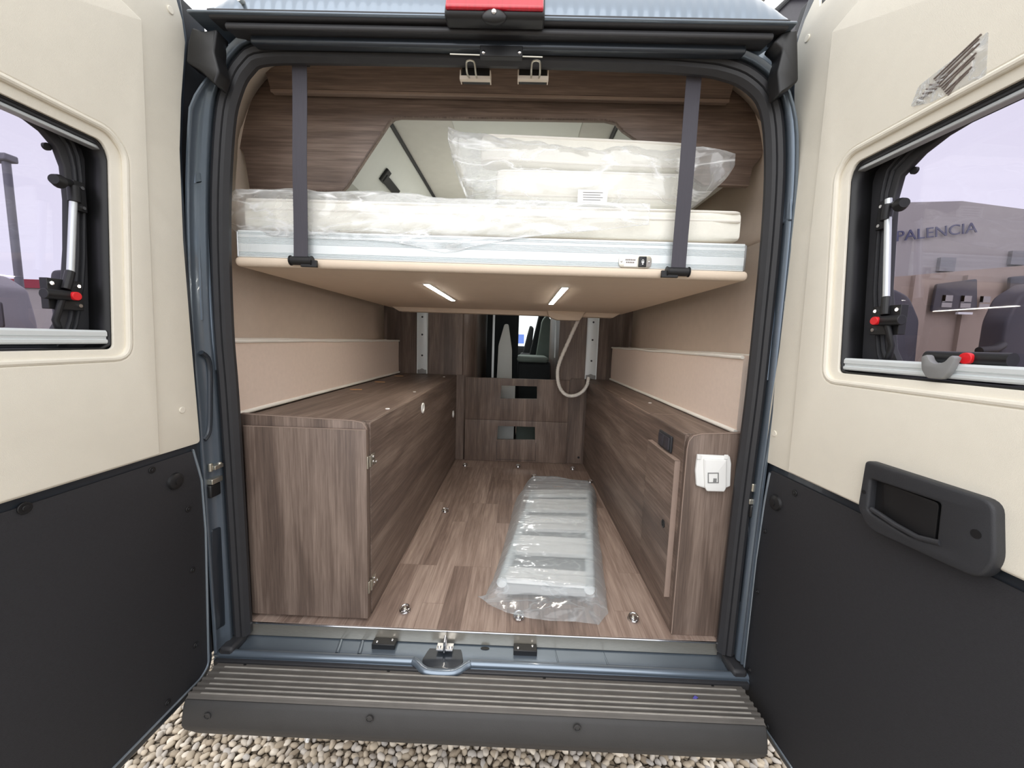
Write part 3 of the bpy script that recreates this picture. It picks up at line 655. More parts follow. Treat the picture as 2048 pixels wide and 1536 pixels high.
# ------------------------------------------------------------------ left bench
XLF, XRF = -.465, .525
lb = thing('storage_bench', (-.66, .9, 0), 'walnut storage bench along the left wall with two brass-toned hinges and round white grommets', 'bench')
MB().box(-.90, XLF, .036, 1.745, .002, .657).build('body', 'wy', lb, bevel=.001)
eb = [(-.872, .001), (-.468, .001), (-.468, .664), (-.872, .676)]
MB().plate([rnd(eb, [0, 0, .035, 0])], FY(.018), -.018, 0, .001).build('end_board', 'wz', lb)
MB().tube([(-.87, .0185, .6755), (-.51, .0185, .6655), (-.485, .0185, .6605), (-.472, .0185, .645), (-.469, .0185, .628)], .0015, 6).build('edge_band', 'edge', lb)
dp = [(-.848, .012), (XLF, .010), (XLF, .641), (-.850, .641)]
dr = MB().plate([dp], FY(0), -.0165, 0, .0012).build('end_door', 'wz', lb)
MB().box(-.85, XLF, -.0005, .002, .6405, .6425).build('door_edge', 'edge', dr)
for py_, z in ((918, .535), (1162, .115)):
    mb = MB().box(XLF-.002, XLF+.004, .004, .014, z-.02, z+.02).box(XLF-.002, XLF+.004, .036, .062, z-.017, z+.017).cyl((XLF+.003, .022, z-.018), (XLF+.003, .022, z+.018), .0045, 12)
    mb.box(XLF-.002, XLF+.003, .062, .082, z-.022, z-.012).box(XLF-.002, XLF+.003, .012, .04, z-.005, z+.004)
    h = mb.build('hinge', 'steel', lb, bevel=.0008)
    for y, dz in ((.048, .008), (.048, -.008), (.072, -.016)): MB().ball((XLF+.0045, y, z+dz), .003, .004, .004, 8).build('screw', 'chrome', h)
def ring_x(x, y, z, ro, ri, t):
    return MB().plate([circ(y, z, ro, 32), circ(y, z, ri, 32)], FXr(x), -.001, t, .0015)
for px_, py_ in ((845, 816), (906, 828)):
    q = A(px_, py_, X=XLF); g = ring_x(XLF, q.y, q.z, .026, .016, .005).build('grommet', 'white', lb)
    MB().plate([circ(q.y, q.z, .017, 24)], FXr(XLF), 0, .001).build('grommet_mesh', 'palegrey', g)
for y0, y1 in ((.05, .640), (.644, 1.74)):
    lid = MB().box(-.86, XLF-.002, y0, y1, .6565, .6600).build('lid', 'wy', lb, bevel=.0012)
MB().box(-.80, XLF-.004, .6405, .6435, .6572, .6606).build('lid_gap', 'edge', lb)
for px_, py_ in ((829, 784), (775, 818), (888, 754)):
    q = A(px_, py_, Z=.66); MB().cyl((q.x, q.y, .659), (q.x, q.y, .6625), .008, 18).build('screw_cap', 'white', lb, bevel=.0008)
for px_, py_ in ((712, 779), (760, 764), (798, 752)):
    q = A(px_, py_, Z=.66); MB().plate([rnd([(q.x-.03, q.y-.008), (q.x+.004, q.y-.012), (q.x+.006, q.y-.004), (q.x+.03, q.y-.004), (q.x+.028, q.y+.010), (q.x-.03, q.y+.008)], .003)], FZ(.659), 0, .0022).build('finger_cutout', 'tan', lb)
# ------------------------------------------------------------------ right bench
rb = thing('storage_bench', (.64, .9, 0), 'walnut storage bench along the right wall with raised access door and white socket', 'bench')
MB().box(XRF, .725, .020, 1.745, .002, .656).build('body', 'wy', rb, bevel=.001)
ep = [(XRF, .001), (.728, .001), (.728, .676), (XRF, .664)]
MB().plate([rnd(ep, [0, 0, 0, .045])], FY(0), -.0195, 0, .0012).build('end_board', 'wz', rb)
MB().tube([(XRF+.0005, -.0002, .005), (XRF+.0005, -.0002, .62), (XRF+.004, -.0002, .643), (XRF+.016, -.0002, .660), (XRF+.04, -.0002, .667), (.725, -.0002, .6765)], .0016, 6).build('edge_band', 'edge', rb)
yd0, yd1 = .37, 1.744
for y0, y1 in ((.03, .360), (.364, 1.74)):
    MB().box(XRF+.012 if y0 > .1 else XRF, .72, y0, y1, .6555, .6595).build('lid', 'wy', rb, bevel=.0012)
MB().box(XRF+.02, .67, .3605, .3635, .6565, .6602).build('lid_gap', 'edge', rb)
MB().box(XRF+.006, XRF+.010, .364, .80, .6555, .6585).build('lid_edge', 'edge', rb)
q = A(1300, 806, Z=.66); MB().cyl((q.x, q.y, .659), (q.x, q.y, .662), .008, 18).build('screw_cap', 'white', rb, bevel=.0008)
ad = [(.040, .104), (.300, .104), (.300, .568), (.040, .568)]
acc = MB().plate([ad], FXl(XRF), 0, .0165, .001).build('access_door', 'wy', rb)
MB().box(XRF-.0172, XRF, .0385, .0405, .104, .5685).box(XRF-.0172, XRF, .0385, .30, .5675, .5692).build('door_edge', 'edge', acc)
q = A(1326, 1047, X=XRF-.018); mb = MB().plate([circ(q.y, q.z, .0125, 24, .014)], FXl(XRF-.0165), 0, .003, .001); lt = mb.build('door_latch', 'plastic', acc)
MB().cyl((XRF-.019, q.y, q.z), (XRF-.0215, q.y, q.z), .006, 16).build('latch_button', 'plastic', lt)
sw = thing('light_switch', (XRF, .16, .60), 'dark grey double rocker switch on the side of the right bench', 'switch')
MB().plate([rect(.105, .218, .573, .630, .006)], FXl(XRF-.0005), 0, .008, .003).build('switch_frame', 'handle', sw)
for y0, y1 in ((.114, .160), (.164, .210)): MB().plate([rect(y0, y1, .581, .622, .003)], FXl(XRF-.008), 0, .004, .0015).build('rocker', 'vandark', sw)
so = thing('power_outlet', (.606, 0, .50), 'white hinged-cover socket on the end of the right bench', 'socket')
S_ = AY([(1392, 907), (1456, 910), (1459, 925), (1457, 970), (1444, 975), (1406, 974), (1390, 969), (1388, 940)], 0)
MB().plate([rnd(S_, .004)], FY(-.0005), 0, .012, .004, 3).build('outlet_body', 'white', so)
C_ = AY([(1402, 914), (1447, 916), (1446, 972), (1442, 979), (1408, 978), (1404, 970)], 0)
cv = MB().plate([rnd(C_, .004)], FY(-.011), 0, .010, .004, 3).build('outlet_cover', 'white', so)
K_ = AY([(1415, 945), (1437, 945), (1437, 966), (1415, 966)], -.02)
mb = MB().plate([K_, [(a+(.003 if a < .606 else -.003), b+(.003 if b < .53 else -.003)) for a, b in K_]], FY(-.0205), 0, .0015)
mb.box(.602, .612, -.0222, -.0205, .523, .536)
mb.build('cover_mark', 'grey', cv)
for px_ in (1394, 1448):
    a, b = AY([(px_, 909), (px_+7, 918)], -.012); MB().box(min(a[0], b[0]), max(a[0], b[0]), -.0155, -.012, min(a[1], b[1]), max(a[1], b[1])).build('cover_hinge', 'white', cv, bevel=.001)
# ------------------------------------------------------------------ padded side cushions on the benches
def side_cushion(sg, label):
    x = -.905 if sg < 0 else .695; xb = WL+.004 if sg < 0 else WR-.004
    th = thing('side_cushion', (x, .9, .66), label, 'cushion')
    y0, y1 = .045, 1.735
    def wv(t): return .0035*nz(t*5, sg*3)
    def body(u, v):
        y = y0+u*(y1-y0); a = v*2*math.pi
        hx, hz = abs(x-xb)/2, .1225; cx, czz = (x+xb)/2, .662+.1225
        c_, s_ = math.cos(a), math.sin(a); k = .16
        px = cx-sg*hx*math.copysign(abs(c_)**k, c_); pz = czz+hz*math.copysign(abs(s_)**k, s_)
        return (px+wv(y)*(1 if abs(c_) > .5 else 0)+.0015*nz(y*9, pz*9), y, pz+(wv(y+3) if s_ > .3 else 0))
    mb = MB().grid(body, 90, 40, closev=True); n = 40
    mb.f += [tuple(range(n)), tuple(range(89*n, 90*n))]
    c = mb.build('pad', 'cushion', th, angle=60)
    for z, dx in ((.903, 0), (.668, 0)):
        P = [(x-sg*(.003+0*dx)+wv(y), y, z+(wv(y+3)+.003*nz(y*4, 7+sg) if z > .8 else 0)) for y in [y0+(y1-y0)*i/60 for i in range(61)]]
        MB().tube(P, .006 if z > .8 else .007, 8).build('piping', 'piping', th)
    P = [(xb+sg*-.012, y, .907+.003*nz(y*4, 2)) for y in [y0+(y1-y0)*i/60 for i in range(61)]]
    MB().tube(P, .005, 8).build('piping', 'piping', th)
    return th
side_cushion(-1, 'long beige padded cushion with white piping against the left wall')
side_cushion(1, 'long beige padded cushion with rumpled white piping against the right wall')
# ------------------------------------------------------------------ the partition at the front of the garage (setting)
YB = 1.752
Lx = A(925, 690, Y=YB).x
def pw(loops, name, m_, y=YB, t=.018):
    return struct(MB().plate(loops, FY(y), -t, 0, .0008).build(name, m_))
pw([[(-.95, 0), (Lx, 0), (Lx, 1.72), (-.95, 1.72)]], 'wall_back_left', 'wz')
rx = A(1118, 690, Y=YB).x
pw([[(rx, 0), (.78, 0), (.78, 1.72), (rx, 1.72)]], 'wall_back_right', 'wz')
for sx, x, nm in ((-1, WL, 'wall_side_left'), (1, WR, 'wall_side_right')):
    struct(MB().box(min(x, x-sx*.02), max(x, x-sx*.02), 1.565, YB-.001, 0, 1.715).build(nm, 'wz'))
# rounded corner of the corridor wall, left of the opening
def corner(u, v):
    a = u*math.pi/2; return (Lx+.10*math.sin(a), YB+.10*(1-math.cos(a)), v*1.72)
mb = MB().grid(corner, 14, 2).add([(Lx+.10, YB+.10, 0), (Lx+.10, 2.7, 0), (Lx+.10, 2.7, 1.72), (Lx+.10, YB+.10, 1.72)], [(0, 1, 2, 3)])
struct(mb.build('wall_corridor_left', 'wz', solid=.01))
struct(MB().box(rx+.002, rx+.02, YB+.02, 2.7, 0, 1.72).build('wall_corridor_right', 'wz'))
# low board across the corridor with two letterbox openings
zt = A(1020, 757, Y=YB-.02).z
def bx(p, y=YB-.02): return AY(p, y)
h1 = bx([(1003, 771), (1074, 773), (1074, 798), (1001, 797)]); h2 = bx([(996, 852), (1070, 854), (1070, 880), (994, 879)])
cb = thing('corridor_board', (-.04, YB-.02, 0), 'low walnut board closing the corridor with two rectangular letterbox cutouts', 'panel')
zs = A(1050, 842, Y=YB-.02).z
X0, X1 = A(931, 800, Y=YB-.02).x, A(1137, 800, Y=YB-.02).x
MB().plate([[(X0, zs+.001), (X1, zs+.001), (X1, zt), (X0, zt)], h1], FY(YB-.02), -.018, 0, .0012).build('upper_board', 'wz', cb)
MB().plate([[(X0, .002), (X1, .002), (X1, zs-.001), (X0, zs-.001)], h2], FY(YB-.02), -.018, 0, .0012).build('lower_board', 'wz', cb)
a_, b_ = A(994, 880, Y=YB-.02), A(1070, 921, Y=YB-.02)
MB().box(a_.x-.001, a_.x+.001, YB-.0212, YB-.02, .01, a_.z-.01).box(b_.x-.001, b_.x+.001, YB-.0212, YB-.02, .01, a_.z-.01).box(a_.x, b_.x, YB-.0212, YB-.02, .016, .018).build('panel_joint', 'plastic', cb)
for x0, x1, z1 in ((A(912, 800, Y=YB-.01).x, A(928, 800, Y=YB-.01).x, .66), (A(1140, 800, Y=YB-.01).x, A(1168, 800, Y=YB-.01).x, .66)):
    MB().box(x0, x1, YB-.012, YB-.002, .002, z1).build('side_post', 'wz', cb, bevel=.001)
q = A(1157, 915, Y=YB-.013); MB().cyl((q.x, YB-.012, q.z), (q.x, YB-.0135, q.z), .009, 16).build('cable_hole', 'plastic', cb)
# what shows through the openings: a pale cupboard side and its floor plinth
o = tag(MB().box(Lx+.11, -.02, 2.05, 2.10, 0, .60).build('cupboard_side', 'palegrey', bevel=.002), 'pale grey cupboard side seen through the letterbox cutouts', 'cupboard')
o = tag(MB().box(.0, .27, 2.22, 2.30, 0, .36).build('step_box', 'seat', bevel=.004), 'dark green-grey step box behind the corridor board', 'box')
# ------------------------------------------------------------------ lifting-bed rails and the cable conduit
def rail(px0, px1, py0, py1, label):
    y = YB-.03; a, b = A(px0, py0, Y=y), A(px1, py1, Y=y)
    th = thing('bed_rail', ((a.x+b.x)/2, y, .66), label, 'rail', 'bed lift rails')
    x0, x1 = a.x, b.x; z0 = .663; 
    mb = MB().plate([[(x0, z0), (x1, z0), (x1, 1.70), (x0, 1.70)]], FY(y), -.022, 0, .002)
    mb.box(x0, x0+.006, y-.004, y, z0, 1.70).box(x1-.006, x1, y-.004, y, z0, 1.70)
    mb.build('channel', 'alurail', th)
    for z in (.80, .955, 1.085):
        MB().cyl(((x0+x1)/2, y-.0005, z), ((x0+x1)/2, y-.0025, z), .007, 16).build('rail_hole', 'handle', th)
    MB().plate([rnd([(x0+.006, z0+.002), (x1-.006, z0+.002), (x1-.006, z0+.03), (x1-.02, z0+.03), ((x0+x1)/2, z0+.04), (x0+.02, z0+.03), (x0+.006, z0+.03)], .004)], FY(y-.0005), 0, .004, .001).build('rail_foot', 'grey', th)
rail(834, 855, 680, 680, 'pale aluminium bed rail on the wood wall above the left bench')
rail(1173, 1196, 690, 690, 'pale aluminium bed rail beside the white looping conduit')
P = smooth_path([tuple(A(p[0], p[1], Y=y)) for p, y in (((1163, 610), 1.46), ((1158, 635), 1.48), ((1140, 676), 1.53), ((1119, 725), 1.58), ((1115, 752), 1.60), ((1120, 776), 1.61), ((1133, 790), 1.62), ((1150, 791), 1.63), ((1165, 783), 1.64), ((1174, 770), 1.66), ((1177, 755), 1.69))], 14)
rr = [.0125+.0012*math.sin(i*2.6) for i in range(len(P))]
tag(MB().tube(P, rr, 12).build('cable_conduit', 'piping'), 'white corrugated conduit looping from under the bed to the right bench', 'conduit')
# ------------------------------------------------------------------ the bed
bed = thing('lift_bed', (XC, .7, 1.11), 'raised bed platform with ribbed aluminium rim and cream underside holding two light strips', 'bed')
BX0, BX1 = -.853, .660
# clip gaps in the nose for the strap rollers
bd = [(BX0, 0), (BX1, 0), (BX1+.02, 1.46), (BX0-.02, 1.46)]
MB().plate([rnd(bd, [.01, .01, .03, .03])], FZ(1.126), 0, .028, .0125, 4).build('underside_board', 'board', bed, angle=60)
zz0 = 1.1545; zz1 = 1.232
pf = [(.030, zz0), (.012, zz0), (.010, zz0+.003)]
zs_ = [.006, .010, .012, .016, .018, .022, .042, .046, .048, .052, .054, .058, .068, .071]
for i, dz in enumerate(zs_): pf.append((.010 if i % 4 in (0, 3) or i % 2 == 0 and i > 9 else .0118, zz0+dz))
pf += [(.011, zz1-.002), (.014, zz1), (.030, zz1)]
def ribbed(z0, z1):
    pr = [(.034, z0), (.011, z0)]
    for f_ in (.06, .10, .14, .18, .52, .57, .62, .67, .72, .86, .91):
        z = z0+(z1-z0)*f_; pr += [(.010, z-.0012), (.0125, z), (.010, z+.0012)]
    return pr+[(.012, z1), (.034, z1)]
MB().extr(ribbed(zz0, zz1), -.846, .648).build('aluminium_rim', 'alurail', bed, angle=20)
for x0, x1 in ((-.853, -.846), (.648, .656)):
    MB().box(x0, x1, .011, .05, zz0, zz1-.002).build('rim_end_cap', 'grey' if x0 > 0 else 'alu', bed, bevel=.004)
MB().box(-.845, .648, .034, 1.43, 1.156, 1.236).build('platform', 'lining', bed, bevel=.004)
for p0, p1 in (((842, 567), (914, 601)), ((1136, 574), (1098, 608))):
    a, b = A(*p0, Z=1.125), A(*p1, Z=1.125); x = (a.x+b.x)/2
    s_ = MB().box(x-.014, x+.014, a.y, b.y, 1.1225, 1.1265).build('light_strip', 'white', bed, bevel=.001)
    MB().box(x-.0105, x+.0105, a.y+.01, b.y-.01, 1.1215, 1.1235).build('diffuser', 'led', s_)
bk0, bk1 = A(800, 617, Y=1.38).x, A(1225, 630, Y=1.38).x
mb = MB().plate([[(bk0-.05, 1.127), (bk1+.05, 1.127), (bk1, 1.098), (bk0, 1.098)]], FY(1.36), -.08, 0, .003); mb.build('rear_beam', 'board', bed)
c0, c1 = A(1094, 620, Y=1.34), A(1168, 620, Y=1.34); zc = A(1130, 641, Y=1.34).z
MB().plate([rnd([(c0.x, 1.127), (c1.x+.01, 1.127), (c1.x-.03, zc), (c0.x+.06, zc), (c0.x+.01, zc+.02)], .008)], FY(1.30), -.06, 0, .006).build('conduit_box', 'board', bed)
# switch plate on the rim
ps = AY([(1238, 510), (1304, 512), (1302, 538), (1237, 534)], .008)
pa, pb = min(p[0] for p in ps), max(p[0] for p in ps); pz0, pz1 = min(p[1] for p in ps)+.001, max(p[1] for p in ps)
sp_ = MB().plate([rect(pa, pb, pz0, pz1, .015, 6)], FY(.010), 0, .004, .0015).build('switch_plate', 'steel', bed)
w_ = pb-pa
MB().plate([rect(pa+w_*.16, pa+w_*.55, pz0+.004, pz1-.004)], FY(.006), 0, .0008).build('rating_label', 'white', sp_)
mb = MB()
for i, z in enumerate((.58, .38)):
    for k in range(6 if i == 0 else 5):
        x = pa+w_*(.20+k*.052+i*.02); mb.box(x, x+w_*.036, .0045, .0054, pz0+(pz1-pz0)*z, pz0+(pz1-pz0)*(z+.10))
mb.build('label_print', 'ink', sp_)
rk = MB().plate([rect(pa+w_*.60, pa+w_*.83, pz0+.003, pz1-.003, .002)], FY(.006), 0, .004, .0015).build('rocker_switch', 'plastic', sp_)
mx = pa+w_*.715; mz = (pz0+pz1)/2
MB().box(mx-.0035, mx+.0035, .0012, .0022, mz-.004, mz+.002).plate([circ(mx, mz+.003, .003, 16), circ(mx, mz+.003, .0018, 16)], FY(.0022), 0, .001).box(mx-.002, mx+.002, .0012, .0022, mz-.0085, mz-.0055).build('switch_symbol', 'white', sp_)
for f_ in (.08, .92): MB().ball((pa+w_*f_, .0055, mz), .003, .002, .003, 8).build('screw', 'chrome', sp_)
# ------------------------------------------------------------------ webbing straps
for nm_, tp, bt, tw, lab in (('L', (599, 128), (601, 508), 30, 'charcoal webbing strap holding the bed up left of the doorway centre'),
                            ('R', (1389, 146), (1357, 535), 31, 'charcoal webbing strap in front of the stacked cushions and bag')):
    y = -.0135
    a, b = A(*tp, Y=y), A(*bt, Y=y); hw = .0205
    st = thing('bed_strap', (b.x, y, 1.12), lab, 'strap', None)
    n = 24
    mb = MB()
    rows = []
    for i in range(n+1):
        t = i/n; x = a.x+(b.x-a.x)*t; z = a.z+.02+(1.150-a.z-.02)*t
        rows.append((x, z, .0015*math.sin(t*9)))
    for i, (x, z, d) in enumerate(rows):
        for dx, dy in ((-hw, -.001), (hw, -.001), (hw, .001), (-hw, .001)): mb.v.append((x+dx, y+dy+d, z))
    for i in range(n):
        for k in range(4): mb.f.append((i*4+k, i*4+(k+1) % 4, i*4+4+(k+1) % 4, i*4+4+k))
    mb.build('webbing', 'webbing', st)
    sg = 1 if nm_ == 'L' else -1
    mb = MB().cyl((b.x-.030, y+.004, 1.144), (b.x+.030, y+.004, 1.144), .0125, 18)
    mb.box(min(b.x, b.x+sg*.048), max(b.x, b.x+sg*.048), y-.003, y+.006, 1.126, 1.146)
    mb.build('roller_clamp', 'plastic', st, bevel=.0015)
    for s2 in (-1, 1): MB().cyl((b.x+s2*.0295, y+.004, 1.144), (b.x+s2*.033, y+.004, 1.144), .0145, 18).build('clamp_cap', 'plastic', st, bevel=.001)
    MB().box(a.x-.024, a.x+.024, y-.006, y+.012, a.z-.001, a.z+.020).build('top_bracket', 'plastic', st, bevel=.002)
# ------------------------------------------------------------------ mattresses
def mattress(name, x0, x1, y0, y1, z0, z1, label, pipes, tilt=0, seed=0, group=None):
    th = thing(name, ((x0+x1)/2, (y0+y1)/2, z0), label, 'mattress', group)
    hx, hy, hz = (x1-x0)/2, (y1-y0)/2, (z1-z0)/2; cx, cy, cz_ = (x0+x1)/2, (y0+y1)/2, (z0+z1)/2
    bm = bmesh.new(); bmesh.ops.create_cube(bm, size=2); bmesh.ops.subdivide_edges(bm, edges=bm.edges, cuts=15, use_grid_fill=True)
    vs = []
    for v in bm.verts:
        p = v.co; q = V((p.x*hx, p.y*hy, p.z*hz)); r_ = min(.022, hz*.8)
        c = V([max(-h+r_, min(h-r_, k)) for k, h in zip(q, (hx, hy, hz))]); d_ = q-c
        if d_.length > 1e-9: q = c+d_.normalized()*r_
        q.y += .003*nz(q.x*7+seed, q.z*12); q.z += .003*nz(q.x*5+seed, q.y*6, 3)+tilt*q.x
        if q.z < -hz and not tilt: q.z = -hz
        vs.append((cx+q.x, cy+q.y, cz_+q.z))
    bm.verts.index_update(); fs = [tuple(v.index for v in f.verts) for f in bm.faces]; bm.free()
    MB().add(vs, fs).build('mattress_core', 'ticking', th, angle=70)
    for f_ in pipes:
        z = z0+(z1-z0)*f_; i_ = .005 if .2 < f_ < .8 else .010
        P = rnd([(x0+i_*.4, y0+i_*.4), (x1-i_*.4, y0+i_*.4), (x1-i_*.4, y1-i_*.4), (x0+i_*.4, y1-i_*.4)], .03, 6)
        PP = []
        for k in range(len(P)):
            a, b = V(P[k]), V(P[(k+1) % len(P)])
            for j in range(8 if (b-a).length > .2 else 1):
                q = a.lerp(b, j/8); PP.append((q.x, q.y+.003*nz((q.x-cx)*7+seed, (z-cz_)*12), z+tilt*(q.x-cx)))
        MB().tube(PP, .0045, 8, closed=True).build('piping', 'piping', th)
    return th
mattress('mattress', -.845, .648, .028, 1.40, 1.2375, 1.332, 'wide white mattress lying on the raised bed, partly under crumpled plastic', (.66, .93))
lx0, lx1 = A(990, 400, Y=.07).x, A(1366, 400, Y=.07).x
mattress('folded_cushion', lx0, lx1, .065, .62, 1.341, 1.452, 'white bed cushion with raised piping, lower of the bagged pair', (.27, .90), seed=4)
mattress('folded_cushion', lx0-.05, lx1+.01, .075, .155, 1.463, 1.548, 'white bed cushion on top of the bagged pair', (.12, .9), tilt=-.022, seed=9)
# polythene bag round the pair
ST = [(894, 258, 292, .16), (901, 253, 318, .17), (915, 252, 348, .175), (935, 254, 392, .17), (960, 257, 418, .165), (990, 262, 427, .16), (1040, 268, 428, .16), (1130, 280, 428, .16), (1200, 288, 429, .16), (1250, 282, 429, .16), (1310, 290, 428, .16), (1360, 288, 427, .16), (1385, 283, 420, .155), (1408, 286, 402, .14), (1432, 296, 384, .11), (1452, 304, 362, .07), (1466, 311, 338, .035)]
stv = []
for px_, t_, b_, hd in ST:
    y = .048; a, b = A(px_, t_, Y=y), A(px_, b_, Y=y); stv.append((a.x, max(b.z, 1.339), a.z, hd))
def bagf(u, v):
    k = u*(len(stv)-1); i = min(int(k), len(stv)-2); t = k-i
    x, zb, zt_, hd = [stv[i][j]*(1-t)+stv[i+1][j]*t for j in range(4)]
    a = v*2*math.pi; c_, s_ = math.cos(a), math.sin(a); e = .35
    yc = .048+hd; y = yc-hd*math.copysign(abs(c_)**e, c_); zc = (zb+zt_)/2; z = zc+(zt_-zb)/2*math.copysign(abs(s_)**e, s_)
    end = max(0, 1-u*6)+max(0, (u-.72)*3.6)
    w = .006+.010*end
    fold = abs(nz(x*9+z*7, z*11-x*3, y*5))*w*1.9+abs(nz(x*21-z*14, z*19, y*12))*w*.5
    top = .012*abs(nz(x*14, 5))*(s_ > .3)
    return (x+fold*.4*(end > .2), y-fold*(c_ > 0)+fold*(c_ < 0)*.3, max(1.336, z+top+fold*.6*(1 if s_ > 0 else .1)))
bag = thing('plastic_bag', (.1, .2, 1.335), 'clear crumpled polythene bag around the cushions stacked on the mattress', 'plastic bag')
MB().grid(bagf, 150, 84, closev=True).build('bag_film', 'film', bag, angle=80)
tg = AY([(1156, 379), (1216, 381), (1213, 410), (1155, 407)], .036)
lab = MB().plate([rnd(tg, .001)], FY(.037), 0, .0012).build('white_label', 'white', bag)
mb = MB()
for i in range(4):
    a = AY([(1166, 384+5*i), (1206-5*(i % 2), 385+5*i)], .034); mb.box(a[0][0], a[1][0], .0350, .0356, a[0][1]-.0008, a[0][1]+.0008)
mb.build('label_print', 'grey', lab)
# sheet of polythene pulled half off the big mattress
TP = [(457, 428, 441), (468, 404, 452), (482, 392, 462), (520, 380, 466), (560, 371, 470), (592, 371, 472), (630, 380, 474), (660, 392, 476), (690, 388, 478), (725, 380, 478), (760, 378, 480), (800, 392, 484), (840, 406, 492), (870, 412, 500), (893, 416, 504), (920, 418, 501), (950, 418, 492), (990, 420, 484), (1040, 424, 474), (1120, 430, 466), (1200, 432, 458), (1290, 434, 448)]
tpv = []
for px_, t_, b_ in TP:
    a, b = A(px_, t_, Y=.10), A(px_, b_, Y=.0); tpv.append((A(px_, 440, Y=.04).x, max(a.z-.006, 1.336), b.z))
def sheet(u, v):
    k = u*(len(tpv)-1); i = min(int(k), len(tpv)-2); t = k-i
    x, zt_, zb = [tpv[i][j]*(1-t)+tpv[i+1][j]*t for j in range(3)]
    # v: 0 behind on the mattress, .35 the ridge, .6 the front edge, 1 hanging hem
    if v < .35: s_ = v/.35; y = .42-.30*s_; z = 1.340+(zt_-1.340)*(s_**1.4)
    elif v < .6: s_ = (v-.35)/.25; y = .12-.112*s_; z = zt_+(min(1.345, zt_)-zt_)*(s_**1.3)
    else: s_ = (v-.6)/.4; y = .008-.004*math.sin(s_*3); z = min(1.345, zt_)+(zb-min(1.345, zt_))*s_
    end = max(0, 1-u*5)
    w = .006+.010*end
    f_ = abs(nz(x*7+z*9, z*13-x*6, y*6))*w*2.2+abs(nz(x*17-z*22, z*20+x*9, y*11))*w*.8
    if end > 0: y += .22*end*(v > .35)*min(1, (v-.35)*4)*.2
    return (x+f_*.5*end-.010*end*math.sin(v*9), y-f_*.8, z+(f_*.45*(.25+end) if v < .6 else 0))
mb = MB().grid(sheet, 190, 70).tube([sheet(i/120, 1) for i in range(121)], .0013, 6)
mb.tube([sheet(0, i/40) for i in range(41)], .0013, 6).tube([sheet(1, i/40) for i in range(41)], .0011, 6)
tag(mb.build('plastic_sheet', 'film3', angle=80), 'clear crumpled plastic sheet draped over the left of the wide mattress', 'plastic sheet')
# ------------------------------------------------------------------ bulkhead, overhead board, catches, lockers
yb = .165
B_ = AY([(513, 150), (492, 180), (474, 222), (465, 262), (467, 286), (487, 304), (492, 330), (499, 378)], yb)
R_ = AY([(1498, 372), (1505, 335), (1520, 318), (1527, 302), (1527, 262), (1519, 222), (1503, 190), (1488, 168)], yb)
Cc = AY([(684, 381), (693, 372), (778, 244), (788, 236), (800, 234), (1210, 240), (1232, 245), (1246, 260)], yb)
cr_ = (A(1408, 372, Y=yb).x, R_[0][1])
out = [(B_[0][0]+.10, 1.86)]+B_+[(Cc[0][0]-.02, B_[-1][1])]+Cc+[cr_]+R_+[(R_[-1][0]-.10, 1.86)]
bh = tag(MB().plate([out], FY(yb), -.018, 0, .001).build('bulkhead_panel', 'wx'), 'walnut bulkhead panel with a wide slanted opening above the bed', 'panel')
mb = MB(); e_ = [(p[0], yb-.0005, p[1]) for p in [(B_[3][0]+.05, B_[-1][1])]+[(Cc[0][0]-.02, B_[-1][1])]+Cc]
cb_ = MB().tube([(p[0], p[1], p[2]) for p in e_], .0028, 6).build('edge_band', 'wz'); cb_.parent = bh; cb_.location = V(W[cb_.name])-V(W[bh.name])
q = A(646, 188, Y=yb); c2 = MB().cyl((q.x, yb, q.z), (q.x, yb-.003, q.z), .006, 12).build('screw_hole', 'plastic', bh)
q = A(1360, 204, Y=yb); MB().box(q.x-.02, q.x+.015, yb-.006, yb-.0005, q.z-.006, q.z+.005).build('black_clip', 'plastic', bh, bevel=.001)
